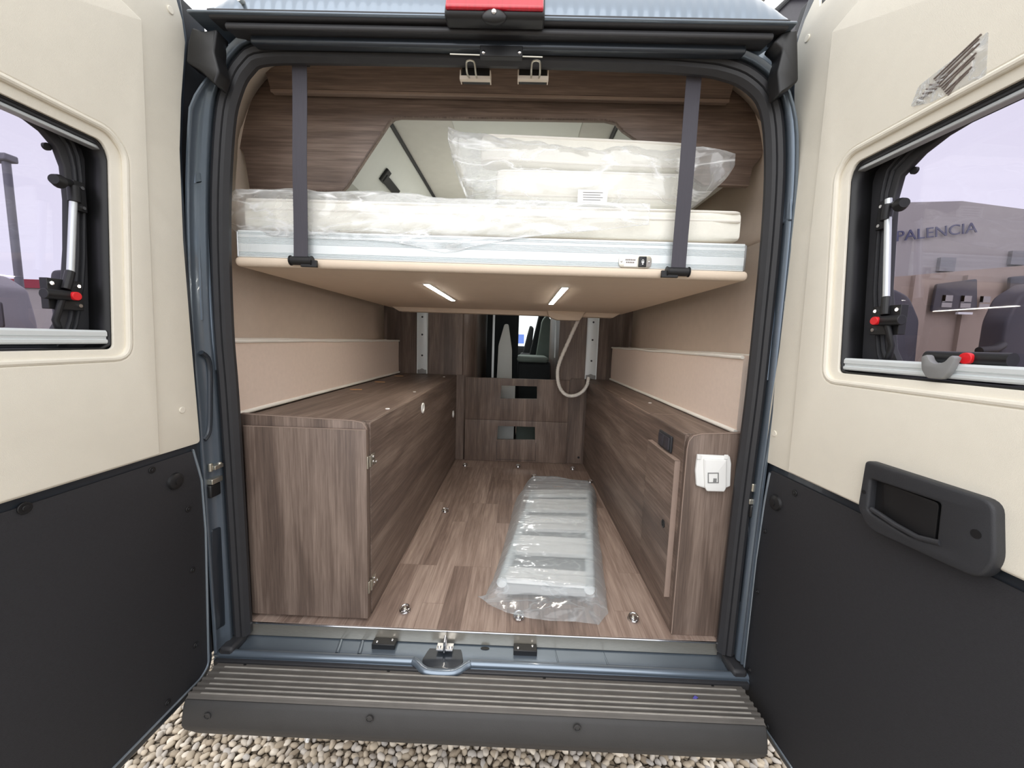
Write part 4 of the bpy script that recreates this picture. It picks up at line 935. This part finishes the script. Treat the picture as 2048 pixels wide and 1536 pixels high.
# overhead board in front of it (upper locker over the doorway)
ys = .135
s0, s1, s2, s3 = A(509, 150, Y=ys), A(541, 181, Y=ys), A(1459, 198, Y=ys), A(1490, 166, Y=ys)
oh = thing('overhead_locker', (XC, ys, s1.z), 'walnut overhead board along the top of the doorway with a routed groove', 'locker')
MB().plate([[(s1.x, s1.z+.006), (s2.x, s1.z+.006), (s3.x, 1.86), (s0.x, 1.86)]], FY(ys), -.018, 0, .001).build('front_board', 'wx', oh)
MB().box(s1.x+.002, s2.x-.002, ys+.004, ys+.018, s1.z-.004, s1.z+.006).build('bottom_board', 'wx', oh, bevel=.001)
MB().box(s1.x, s2.x, ys-.002, ys+.004, s1.z-.004, s1.z+.0045).build('groove_lip', 'edge', oh, bevel=.001)
for i, (px0, px1) in enumerate(((919, 981), (1035, 1097))):
    y = -.015
    a, b = A(px0, 158, Y=y), A(px1, 158, Y=y)
    tp = A((px0+px1)/2, 138, Y=y).z
    hk = thing('door_catch', ((a.x+b.x)/2, y, a.z), ('cream door catch with wire loop, left one of the pair over the doorway', 'cream door catch with wire loop, right one of the pair over the doorway')[i], 'catch', 'door catches')
    MB().box(a.x, b.x, y, y+.012, a.z, a.z+.010).box(a.x, a.x+.003, y+.003, y+.03, a.z+.004, tp).box(b.x-.003, b.x, y+.003, y+.03, a.z+.004, tp).build('catch_tray', 'lining', hk, bevel=.001)
    MB().box(a.x+.004, b.x-.004, y+.010, y+.04, a.z+.0105, tp+.012).build('catch_body', 'plastic', hk, bevel=.002)
    cx = (a.x+b.x)/2-.006*(1-2*i); zt2 = A((px0+px1)/2, 124, Y=-.07).z
    P = [(cx-.010, -.002, a.z+.010), (cx-.0115, -.045, zt2-.012), (cx-.0105, -.068, zt2-.001), (cx-.004, -.072, zt2+.002), (cx+.004, -.072, zt2+.002), (cx+.0105, -.068, zt2-.001), (cx+.0115, -.045, zt2-.012), (cx+.010, -.002, a.z+.010)]
    MB().tube(smooth_path(P, 4), .0026, 8).build('wire_loop', 'steel', hk)
def locker(sg):
    f = lambda x: x if sg < 0 else 2*XC-x
    lk = thing('side_locker', (f(-.75), .9, 1.48), 'white overhead locker beyond the bulkhead with a black catch, left side' if sg < 0 else 'white overhead locker beyond the bulkhead, mostly hidden behind the bagged cushions', 'locker')
    pr = [(f(-.505), 1.706), (f(-.655), 1.505), (f(-.72), 1.490), (f(-.868), 1.486), (f(-.868), 1.706)]
    n = 5
    MB().add([(p[0], y, p[1]) for y in (.19, 1.52) for p in pr], [(i, (i+1) % n, n+(i+1) % n, n+i) for i in range(n)]+[tuple(range(n)), tuple(range(n, 2*n))]).build('locker_body', 'palegrey', lk, bevel=.001)
    MB().tube([(f(-.497), .19, 1.707), (f(-.497), 1.52, 1.707)], .0075, 8).build('gap_strip', 'handle', lk)  # dark strip drawn in place of the gap between locker and ceiling
    if sg < 0:
        q = A(785, 380, X=-.597); 
        v_ = V((f(-.505)-f(-.655), 0, 1.706-1.505)).normalized(); nn = V((v_.z, 0, -v_.x))
        c = V((-.59, .60, 1.592))+nn*.006
        MB().obox(c, V((0, .085, 0)), v_*.017, nn*.010).obox(c+V((0, -.08, 0))+v_*.008, V((0, .02, 0)), v_*.028, nn*.006).build('catch', 'plastic', lk, bevel=.003)
locker(-1); locker(1)
# ------------------------------------------------------------------ tie-down rings in the floor
def tie(loc):
    th = thing('tie_down_ring', loc, 'chrome tie-down ring', 'tie-down ring', 'tie-down rings')
    mb = MB().cyl((loc[0], loc[1], 0.0005), (loc[0], loc[1], .004), .019, 28).cyl((loc[0], loc[1], .004), (loc[0], loc[1], .009), .010, 20, .008)
    mb.build('base_plate', 'chrome', th, bevel=.001)
    P = [(loc[0]+.015*math.cos(a), loc[1]-.004+.016*math.sin(a), .011+.005*math.sin(a+.4)) for a in [2*math.pi*k/28 for k in range(28)]]
    MB().tube(P, .0032, 8, closed=True).build('ring', 'chrome', th)
    MB().ball((loc[0], loc[1], .010), .006, .006, .005, 8).build('hub_screw', 'steel', th)
    return th
RL = [(810, 1220, 'chrome tie-down ring in the floor beside the left bench near the threshold'),
      (1037, 1233, 'chrome tie-down ring under the open end of the bagged ladder'),
      (1266, 1237, 'chrome tie-down ring in the floor beside the right bench near the threshold'),
      (890, 1022, 'chrome tie-down ring halfway along the floor beside the left bench'),
      (930, 931, 'chrome tie-down ring at the far end of the floor by the left bench'),
      (1036, 933, 'chrome tie-down ring at the foot of the corridor board, middle of the far row'),
      (1145, 938, 'chrome tie-down ring at the far end of the floor by the right bench'),
      (1068, 953, 'chrome ring peeping out behind the left far corner of the bagged ladder'),
      (1180, 964, 'chrome ring peeping out behind the right far corner of the bagged ladder')]
proto = None
for px_, py_, lb_ in RL:
    q = A(px_, py_, Z=.004); loc = (q.x, q.y, 0)
    if proto is None: proto = tie(loc); proto['label'] = lb_
    else: copy_tree(proto, loc, lb_)
# ------------------------------------------------------------------ the bagged ladder on the floor
near_l, near_r = A(985, 1178, Z=.05), A(1192, 1196, Z=.05); far_l, far_r = A(1062, 975, Z=.05), A(1185, 975, Z=.05)
def pk(a, b, z=0):   # a across 0..1, b along 0..1
    p = near_l.lerp(near_r, a).lerp(far_l.lerp(far_r, a), b); return (p.x, p.y, z)
ld = thing('bed_ladder', pk(.5, .5), 'white aluminium bed ladder with flat treads lying bagged on the floor', 'ladder')
for a in (.06, .94):
    MB().tube([pk(a, .05+.88*b/20, .043) for b in range(21)], .019, 14).build('side_rail', 'alurail', ld)
for b in (.10, .32, .53, .74, .91):
    p0, p1 = V(pk(.09, b, .047)), V(pk(.91, b, .047)); al = (V(pk(.5, b+.02, 0))-V(pk(.5, b-.02, 0))).normalized()
    ac = (p1-p0)/2; MB().obox((p0+p1)/2, ac, al*.07 if .1 < b < .9 else al*.04, V((0, 0, .011))).build('tread', 'white', ld, bevel=.004)
MB().obox(V(pk(.5, .5, .028)), (V(pk(.9, .5))-V(pk(.1, .5)))/2, (V(pk(.5, .97))-V(pk(.5, .03)))/2, V((0, 0, .006))).build('back_board', 'grey', ld)
OUT_L = [(968, 1196), (985, 1160), (1003, 1105), (1018, 1050), (1030, 1005), (1040, 990), (1050, 974), (1060, 968)]
OUT_R = [(1217, 1222), (1212, 1180), (1205, 1120), (1197, 1060), (1193, 1010), (1194, 996), (1191, 986), (1186, 982)]
SLv = smooth_path([tuple(A(p[0], p[1], Z=.012)) for p in OUT_L], 10); SRv = smooth_path([tuple(A(p[0], p[1], Z=.012)) for p in OUT_R], 10)
def pick(P, t): k = t*(len(P)-1); i = min(int(k), len(P)-2); return P[i].lerp(P[i+1], k-i)
def wrap(u, v):
    """u from the loose open end to the far end, v across"""
    lo = .055
    if u < lo:
        t = u/lo; a = V(A(955+13*t, 1190+6*t, Z=.01)).lerp(pick(SLv, 0), t); b = V(A(1196, 1250, Z=.004)).lerp(pick(SRv, 0), t)
        mid = A(1035, 1238, Z=.003)
    else: t = 1; a = pick(SLv, (u-lo)/(1-lo)); b = pick(SRv, (u-lo)/(1-lo))
    p = a.lerp(b, v)
    if u < lo:
        sag = (1-t)*(1-(2*v-1)**2); p = p+(mid-a.lerp(b, .5))*sag*(1-t)
    ramp = min(1, u/.10); rf = min(1, (1-u)/.10)
    hgt = (.010+.066*ramp**.8)*(.15+.85*rf)
    w = min(1, min(v, 1-v)/.11); z = .004+hgt*(w**.55)
    st = (math.sin(v*math.pi)**.4)
    z += st*(abs(nz(p.y*26, p.x*2.2))*.017*min(1, u*2.2+.15)+abs(nz(p.x*8, p.y*14, 4))*.006+nz(p.x*40, p.y*60)*.0018)
    return (p.x+.004*nz(p.y*22, 5)*(1-w*.6), p.y, max(.003, z))
tag(MB().grid(wrap, 170, 70).build('plastic_wrap', 'film2', angle=80), 'milky crinkled plastic bag wrapped around the ladder on the floor', 'plastic wrap')
# ------------------------------------------------------------------ beyond the corridor: cab seen through the gap
cs = thing('cab_seat', (A(1092, 740, Y=2.75).x, 2.75, 0), 'green-grey cloth seat seen through the corridor gap', 'seat')
def sq(px, py, y): return A(px, py, Y=y)
a, b = sq(1036, 722, 2.6), sq(1090, 757, 2.6)
MB().box(a.x, b.x+.12, 2.5, 2.95, .10, a.z).build('seat_base', 'seatdark', cs, bevel=.03, seg=3)
MB().box(a.x-.01, b.x+.02, 2.45, 2.97, a.z-.005, sq(1060, 712, 2.6).z).build('seat_cushion', 'seat', cs, bevel=.03, seg=3)
bk = [(lambda q: (q.x, q.z))(sq(p[0], p[1], 2.9)) for p in [(1070, 722), (1108, 722), (1108, 648), (1094, 628), (1084, 640)]]
MB().plate([rnd(bk, .03)], FY(2.9), -.12, 0, .02, 4).build('backrest', 'seat', cs)
bk = [(lambda q: (q.x, q.z))(sq(p[0], p[1], 2.95)) for p in [(1056, 722), (1078, 722), (1090, 650), (1102, 600), (1085, 600)]]
MB().plate([rnd(bk, .03)], FY(2.97), -.10, 0, .02, 4).build('bolster', 'seatdark', cs)
f2 = thing('driver_seat', (sq(1050, 700, 3.3).x, 3.3, 0), 'dark driver seat silhouetted against the windscreen', 'seat')
bk = [(lambda q: (q.x, q.z))(sq(p[0], p[1], 3.3)) for p in [(1044, 712), (1062, 712), (1068, 655), (1060, 650), (1054, 672)]]
MB().plate([rnd(bk, .03)], FY(3.3), -.10, 0, .02, 4).build('backrest', 'seatdark', f2)
MB().box(sq(1040, 710, 3.3).x, sq(1066, 710, 3.3).x, 3.1, 3.6, .15, sq(1050, 706, 3.3).z).build('seat_base', 'seatdark', f2, bevel=.03)
# grey wardrobe end and tapered door seen left of the seat
wd = thing('sliding_door', (sq(1005, 740, 2.2).x, 2.2, 0), 'grey tapering door leaf with pale edge in the corridor gap', 'door')
tpz = [(lambda q: (q.x, q.z))(sq(p[0], p[1], 2.3)) for p in [(990, 760), (1027, 760), (1024, 700), (1017, 648), (1009, 648), (997, 690)]]
tpz[0] = (tpz[0][0], .0); tpz[1] = (tpz[1][0], .0)
MB().plate([rnd(tpz, [0, 0, .02, .04, .04, .02])], FY(2.3), -.02, 0, .003).build('leaf', 'palegrey', wd)
e0 = sq(986, 690, 2.25)
MB().box(e0.x-.006, e0.x+.012, 2.24, 2.26, 0, 1.70).build('pale_edge', 'alurail', wd)
e1 = sq(1112, 690, 2.05)
tag(MB().box(e1.x-.012, e1.x+.012, 2.04, 2.06, .80, 1.70).build('grab_pole', 'alurail', bevel=.003), 'pale upright edge strip right of the seat', 'pole')
c0, c1 = sq(1022, 700, 2.55), sq(1036, 700, 2.55)
struct(MB().box(Lx+.11, c1.x, 2.62, 2.70, 0, 1.715).build('wall_middle', 'seatdark'))
# cab shell and windscreen
struct(MB().box(-1.0, -.98, 2.8, 4.4, 0, 1.74).box(.81, .83, 2.8, 4.4, 0, 1.74).build('wall_cab', 'lining'))
struct(MB().box(-1.0, .83, 4.3, 4.4, 0, .82).build('wall_front', 'seatdark'))
struct(MB().box(-.98, .81, 4.35, 4.36, .82, 1.74).build('window_1', 'screen'))
ds = thing('dashboard', (-.1, 4.1, .4), 'dark dashboard with a small blue screen under the windscreen', 'dashboard')
MB().box(-.95, .78, 3.95, 4.29, .45, .86).build('dash_top', 'seatdark', ds, bevel=.03)
q = sq(1042, 678, 3.93); MB().box(q.x-.04, q.x+.04, 3.92, 3.95, q.z-.06, q.z+.06).build('screen', lamp_mat('dash_screen', (120, 150, 230), .8), ds)
# ------------------------------------------------------------------ outside
G = -.56
def sheet_ground():
    return MB().box(-30, 30, -14, 40, G-.05, G-.012)
o = struct(sheet_ground().build('ground', 'gravelbase'))
NG = NT('gravel_stone'); oi = NG.n('Attribute', attribute_name='shade'); cr = NG.n('ValToRGB'); NG.l(oi.outputs['Fac'], cr.inputs[0])
e = cr.color_ramp.elements; e[0].color = (*lin((150, 136, 118)), 1); e[1].color = (*lin((226, 214, 196)), 1); e.new(.4).color = (*lin((196, 182, 162)), 1); e.new(.75).color = (*lin((176, 170, 164)), 1)
pb = NG.n('BsdfPrincipled', Roughness=.8); NG.l(cr.outputs[0], pb.inputs['Base Color']); M['stone'] = NG.out(pb.outputs[0])
def gravel():
    bm = bmesh.new(); bmesh.ops.create_icosphere(bm, subdivisions=2, radius=1)
    bv = np.array([v.co[:] for v in bm.verts]); bf = np.array([[v.index for v in f.verts] for f in bm.faces]); bm.free()
    rng = np.random.default_rng(3); vs = []; fs = []; sh = []; n0 = 0; step = .0240
    for i, x in enumerate(np.arange(-1.55, 1.35, step)):
        for j, y in enumerate(np.arange(-.62, .62, step)):
            if abs(x-XC) > 1.15 and y > .35: continue
            cx = x+rng.uniform(-.008, .008)+(j % 2)*step/2; cy = y+rng.uniform(-.008, .008); a = rng.uniform(0, 6.28)
            s_ = np.array([rng.uniform(.012, .0185), rng.uniform(.009, .0135), rng.uniform(.006, .010)])
            d_ = bv*(1+.14*np.sin(bv@rng.uniform(-4, 4, 3)+rng.uniform(0, 6))[:, None])*s_
            t = rng.uniform(-.5, .5); d_ = np.c_[d_[:, 0], d_[:, 1]*np.cos(t)-d_[:, 2]*np.sin(t), d_[:, 1]*np.sin(t)+d_[:, 2]*np.cos(t)]
            d_ = np.c_[d_[:, 0]*np.cos(a)-d_[:, 1]*np.sin(a), d_[:, 0]*np.sin(a)+d_[:, 1]*np.cos(a), d_[:, 2]]
            vs.append(d_+[cx, cy, G-.006+rng.uniform(0, .007)]); fs.append(bf+n0); n0 += len(bv); sh.append(np.full(len(bv), rng.uniform(0, 1)))
    vs = np.concatenate(vs); fs = np.concatenate(fs); sh = np.concatenate(sh)
    me = D.meshes.new('gravel'); me.vertices.add(len(vs)); me.vertices.foreach_set('co', vs.ravel()); me.loops.add(fs.size); me.loops.foreach_set('vertex_index', fs.ravel().astype(np.int32))
    me.polygons.add(len(fs)); me.polygons.foreach_set('loop_start', np.arange(0, fs.size, 3, dtype=np.int32)); me.polygons.foreach_set('loop_total', np.full(len(fs), 3, dtype=np.int32))
    at = me.attributes.new('shade', 'FLOAT', 'POINT'); at.data.foreach_set('value', sh.astype(np.float32))
    me.update(calc_edges=True); me.polygons.foreach_set('use_smooth', [True]*len(me.polygons)); me.materials.append(M['stone'])
    o = D.objects.new('gravel', me); COL.objects.link(o); tag(o, 'pale rounded gravel stones covering the ground under the bumper', 'gravel', kind='stuff')
gravel()
a, b = A(620, 955, Z=G), A(614, 978, Z=G)
a, b = A(622, 1460, Z=G+.02), A(614, 1484, Z=G+.012)
tag(MB().tube([a, b], .006, 8).build('white_stick', 'white'), 'small white stick lying in the gravel below the bumper', 'stick')
# left window view: lamp post, white van, dark-red cladding, wing mirror
yl = 4.5
p0, p1 = A(18, 312, Y=yl), A(38, 560, Y=yl)
lp = thing('lamp_post', (p1.x, yl, G), 'tall grey lamp post seen through the left door window', 'lamp post')
dz = p0.z-p1.z
MB().tube([(p1.x, yl, G), (p1.x, yl, p0.z)], .045, 12).build('pole', 'galv', lp)
h0, h1 = A(-10, 313, Y=yl), A(24, 318, Y=yl)
MB().box(h0.x-.1, h1.x, yl-.08, yl+.08, h0.z-.07, h0.z+.03).build('lamp_head', 'galv', lp, bevel=.02)
yv = 3.2
V_ = [(lambda q: (q.x, q.z))(A(p[0], p[1], Y=yv)) for p in [(-60, 530), (20, 555), (58, 580), (72, 640), (80, 700), (-60, 700)]]
pv = thing('parked_van', (V_[1][0]-.6, yv-.8, G), 'parked silver van low in the left door window', 'van')
vb = [(V_[0][0]-2.4, V_[0][1]+.1)]+V_[:3]+[(V_[3][0]+.02, V_[3][1]), (V_[3][0]+.06, G+.25), (V_[0][0]-2.4, G+.25)]
MB().plate([rnd(vb, .05)], FY(yv), 0, 1.6, .03, 3).build('bodywork', 'vanwhite', pv)
wv_ = [(lambda q: (q.x, q.z))(A(p[0], p[1], Y=yv-1.6)) for p in [(-20, 600), (6, 604), (12, 655), (-16, 655)]]
MB().plate([rnd(wv_, .02)], FY(yv-1.601), 0, .012, .003).build('window', 'vandark', pv)
for dx in (-.45, -2.0): MB().cyl((V_[3][0]+dx, yv-1.62, G+.31), (V_[3][0]+dx, yv-1.40, G+.31), .31, 28).build('wheel', 'rubber', pv)
MB().tube([(V_[1][0]+.02, yv-1.59, V_[1][1]), (V_[2][0], yv-1.59, V_[2][1]), (V_[3][0]+.02, yv-1.59, V_[3][1])], .02, 8).build('windscreen_seal', 'vandark', pv)
ym = .45
mq = A(112, 575, Y=ym); mr = thing('wing_mirror', (mq.x, ym, mq.z-.1), 'dark wing mirror behind the window stay of the left door', 'mirror')
q1 = [(lambda q: (q.x, q.z))(A(p[0], p[1], Y=ym)) for p in [(100, 540), (128, 538), (130, 604), (94, 602)]]
MB().plate([rnd(q1, .02)], FY(ym), -.05, 0, .01, 3).build('mirror_shell', 'vandark', mr)
MB().tube([((q1[2][0]+q1[3][0])/2, ym+.02, q1[2][1]+.01), ((q1[2][0]+q1[3][0])/2+.01, ym+.02, q1[2][1]-.25), ((q1[2][0]+q1[3][0])/2-.1, ym+.6, G+.8)], .03, 10).build('mirror_arm', 'vandark', mr)
yr = 9.0
r0_, r1_ = A(-40, 556, Y=yr), A(190, 580, Y=yr)
bt = thing('warehouse', (r0_.x, yr, G), 'distant pale warehouse with a dark red stripe in the left window', 'building')
MB().box(r0_.x-14, r1_.x+.8, yr, yr+4, G, r1_.z).build('wall', 'wall', bt)
MB().box(r0_.x-14.05, r1_.x+.85, yr-.05, yr+4.05, r1_.z, r0_.z).build('red_stripe', 'redwall', bt)
# right window view: grey building with lettering behind a beige wall with dark panels
yw = 3.4
def wq(px, py, y=yw): q = A(px, py, Y=y); return (q.x, q.z)
gb = thing('building', (wq(1950, 500)[0], yw+1, G), 'grey building lettered PALENCIA in the right door window', 'building')
tl, tr_ = wq(1780, 410), wq(1925, 402); tr2 = wq(2100, 425)
MB().plate([[(tl[0]-.5, G), (tr2[0]+6, G), (tr2[0]+6, tr2[1]-.4), tr2, tr_, (tl[0]-.5, tl[1])]], FY(yw), -.8, 0).build('facade', 'wall', gb)
# text
cu = D.curves.new('t', 'FONT'); cu.body = 'PALENCIA'; cu.size = 1; cu.extrude = .004; to = D.objects.new('t', cu); me = to.to_mesh()
tv = [v.co.copy() for v in me.vertices]; tf = [tuple(p.vertices) for p in me.polygons]; to.to_mesh_clear(); D.objects.remove(to); D.curves.remove(cu)
w0 = min(v.x for v in tv); w1 = max(v.x for v in tv); hh = max(v.y for v in tv)
b0, b1, t0 = V(wq(1788, 484)), V(wq(1948, 466)), V(wq(1791, 462))
ax = (b1-b0)/(w1-w0); az = V((-ax.y, ax.x)).normalized()*((t0-b0).length/hh)*.92
MB().add([(b0.x+ax.x*(v.x-w0)+az.x*v.y, yw-.03-v.z, b0.y+ax.y*(v.x-w0)+az.y*v.y) for v in tv], tf).build('lettering', 'letters', gb, smooth=False)
for x_, y_ in ((1888, 530), (2030, 517)):
    q = wq(x_, y_); MB().box(q[0]-.085, q[0]+.085, yw-.04, yw-.001, q[1]-.075, q[1]+.075).build('vent', 'grey', gb)
yq = 2.6
def bq(px, py): q = A(px, py, Y=yq); return (q.x, q.z)
w_l, w_r = bq(1760, 556), bq(2060, 530)
bw = thing('boundary_wall', ((w_l[0]+w_r[0])/2, yq, G), 'beige concrete wall with two dark barred panels in the right window', 'wall')
MB().plate([[(w_l[0]-.6, G), (w_r[0]+5, G), (w_r[0]+5, w_r[1]+.1), w_r, w_l, (w_l[0]-.6, w_l[1])]], FY(yq), -.15, 0).build('wall_panel', 'wallbeige', bw)
for x_ in (1838, 1942): a, b = bq(x_, 552), bq(x_, 720); MB().box(a[0]-.07, a[0]+.07, yq-.04, yq, G, a[1]).build('pier', 'wallbeige', bw)
for L_, n_ in (([(1858, 570), (1936, 560), (1936, 620), (1848, 624)], 3), ([(2002, 556), (2080, 550), (2080, 618), (1996, 620)], 2)):
    p = [bq(*q) for q in L_]; fr_ = MB().plate([rnd(p, .02)], FY(yq-.045), 0, .03, .006).build('dark_panel', 'vandark', bw)
    mb = MB(); x_ = p[0][0]+.06; zt_ = p[0][1]-.10; zb_ = p[3][1]+.04; hgt = zt_-zb_
    for k in range(n_):
        xx = x_+k*.17
        mb.box(xx, xx+.025, yq-.082, yq-.076, zb_+hgt*.45, zt_).box(xx, xx+.09, yq-.082, yq-.076, zt_-.03, zt_).box(xx, xx+.09, yq-.082, yq-.076, zb_+hgt*.5, zb_+hgt*.5+.025).box(xx, xx+.09, yq-.082, yq-.076, zb_, zb_+hgt*.38)
    mb.build('pale_marks', 'wall', fr_)
    if n_ == 3: MB().box(p[0][0]+.2, p[1][0]-.02, yq-.10, yq-.076, p[3][1]-.02, p[3][1]).build('ledge', 'white', fr_)
# dark seats of another vehicle seen low in the right window
for px_, y_, lab in ((1800, 2.1, 'dark headrest shape low in the right window beside the stay'), (2030, 1.9, 'dark seat with armrest at the corner of the right window')):
    q = A(px_, 650, Y=y_); s_ = thing('vehicle_seat', (q.x, y_, G+.1), lab, 'seat')
    bk = [(lambda r: (r.x, r.z))(A(p[0], p[1], Y=y_)) for p in ([(1770, 760), (1846, 760), (1842, 640), (1822, 592), (1790, 576), (1772, 590)] if px_ < 1900 else [(1990, 800), (2090, 800), (2090, 560), (2040, 590), (2016, 640)])]
    bk[0] = (bk[0][0], G+.1); bk[1] = (bk[1][0], G+.1)
    MB().plate([rnd(bk, [0, 0, .04, .05, .05, .04][:len(bk)])], FY(y_), -.18, 0, .03, 4).build('backrest', 'vandark', s_)
    if px_ > 1900:
        a, b = A(1958, 702, Y=y_-.1), A(2020, 690, Y=y_-.1); MB().tube([(a.x, y_-.1, a.z), ((a.x+b.x)/2, y_-.1, a.z+.015), (b.x, y_-.05, b.z)], .03, 12).build('armrest', 'plastic', s_)
# dark roof corner of a taller building above the right door
q = A(1575, 15, Y=6); nv = thing('tall_building', (q.x+2, 7, G), 'dark roof corner of a taller building glimpsed above the right door', 'building')
L_ = [(lambda r: (r.x, r.z))(A(p[0], p[1], Y=6)) for p in [(1548, 26), (1582, -6), (1640, -10), (1760, 26)]]
MB().plate([[(L_[0][0], G), (L_[3][0], G), L_[3], L_[2], L_[1], L_[0]]], FY(6), -2, 0, .05).build('facade', 'vandark', nv)
MB().tube([(L_[0][0], 5.97, L_[0][1]), (L_[1][0], 5.97, L_[1][1]), (L_[2][0], 5.97, L_[2][1])], .04, 8).build('roof_edge', 'plastic', nv)
# ------------------------------------------------------------------ light: bright overcast sky, the bed strips, added fills under the ceiling
wd_ = D.worlds.new('overcast'); SC.world = wd_; wd_.use_nodes = True; t = wd_.node_tree; bg = t.nodes['Background']
tc = t.nodes.new('ShaderNodeTexCoord'); sx = t.nodes.new('ShaderNodeSeparateXYZ'); t.links.new(tc.outputs['Generated'], sx.inputs[0])
cr = t.nodes.new('ShaderNodeValToRGB'); t.links.new(sx.outputs[2], cr.inputs[0]); e = cr.color_ramp.elements
e[0].position = 0; e[0].color = (.93, .95, 1, 1); e[1].position = .7; e[1].color = (1, 1, 1, 1)
t.links.new(cr.outputs[0], bg.inputs[0]); bg.inputs[1].default_value = 1.25
def area(name, loc, size, power, rot=(0, 0, 0), col=(1, .96, .9)):
    l = D.lights.new(name, 'AREA'); l.shape = 'RECTANGLE'; l.size, l.size_y = size; l.energy = power; l.color = col
    o = D.objects.new(name, l); COL.objects.link(o); o.location = loc; o.rotation_euler = rot; return o
area('added_bed_fill', (-.05, .9, 1.70), (.38, .38), 2.5, col=(1, 1, 1))  # added fill to brighten the space over the bed; no vent is modelled
area('added_front_fill', (-.05, 3.2, 1.70), (.4, .4), 6, col=(1, 1, .98))  # added fill for the front of the interior, without any lamp fitting
su = D.lights.new('hazy_sun', 'SUN'); su.energy = .9; su.angle = math.radians(60); so_ = D.objects.new('hazy_sun', su); COL.objects.link(so_)
so_.rotation_euler = (math.radians(52), 0, math.radians(-12))
vs_ = SC.view_settings; vs_.view_transform = 'Standard'; vs_.look = 'None'; vs_.gamma = 1; vs_.exposure = .52; vs_.use_curve_mapping = False
SC.cycles.max_bounces = 10; SC.cycles.transparent_max_bounces = 16; SC.cycles.diffuse_bounces = 5
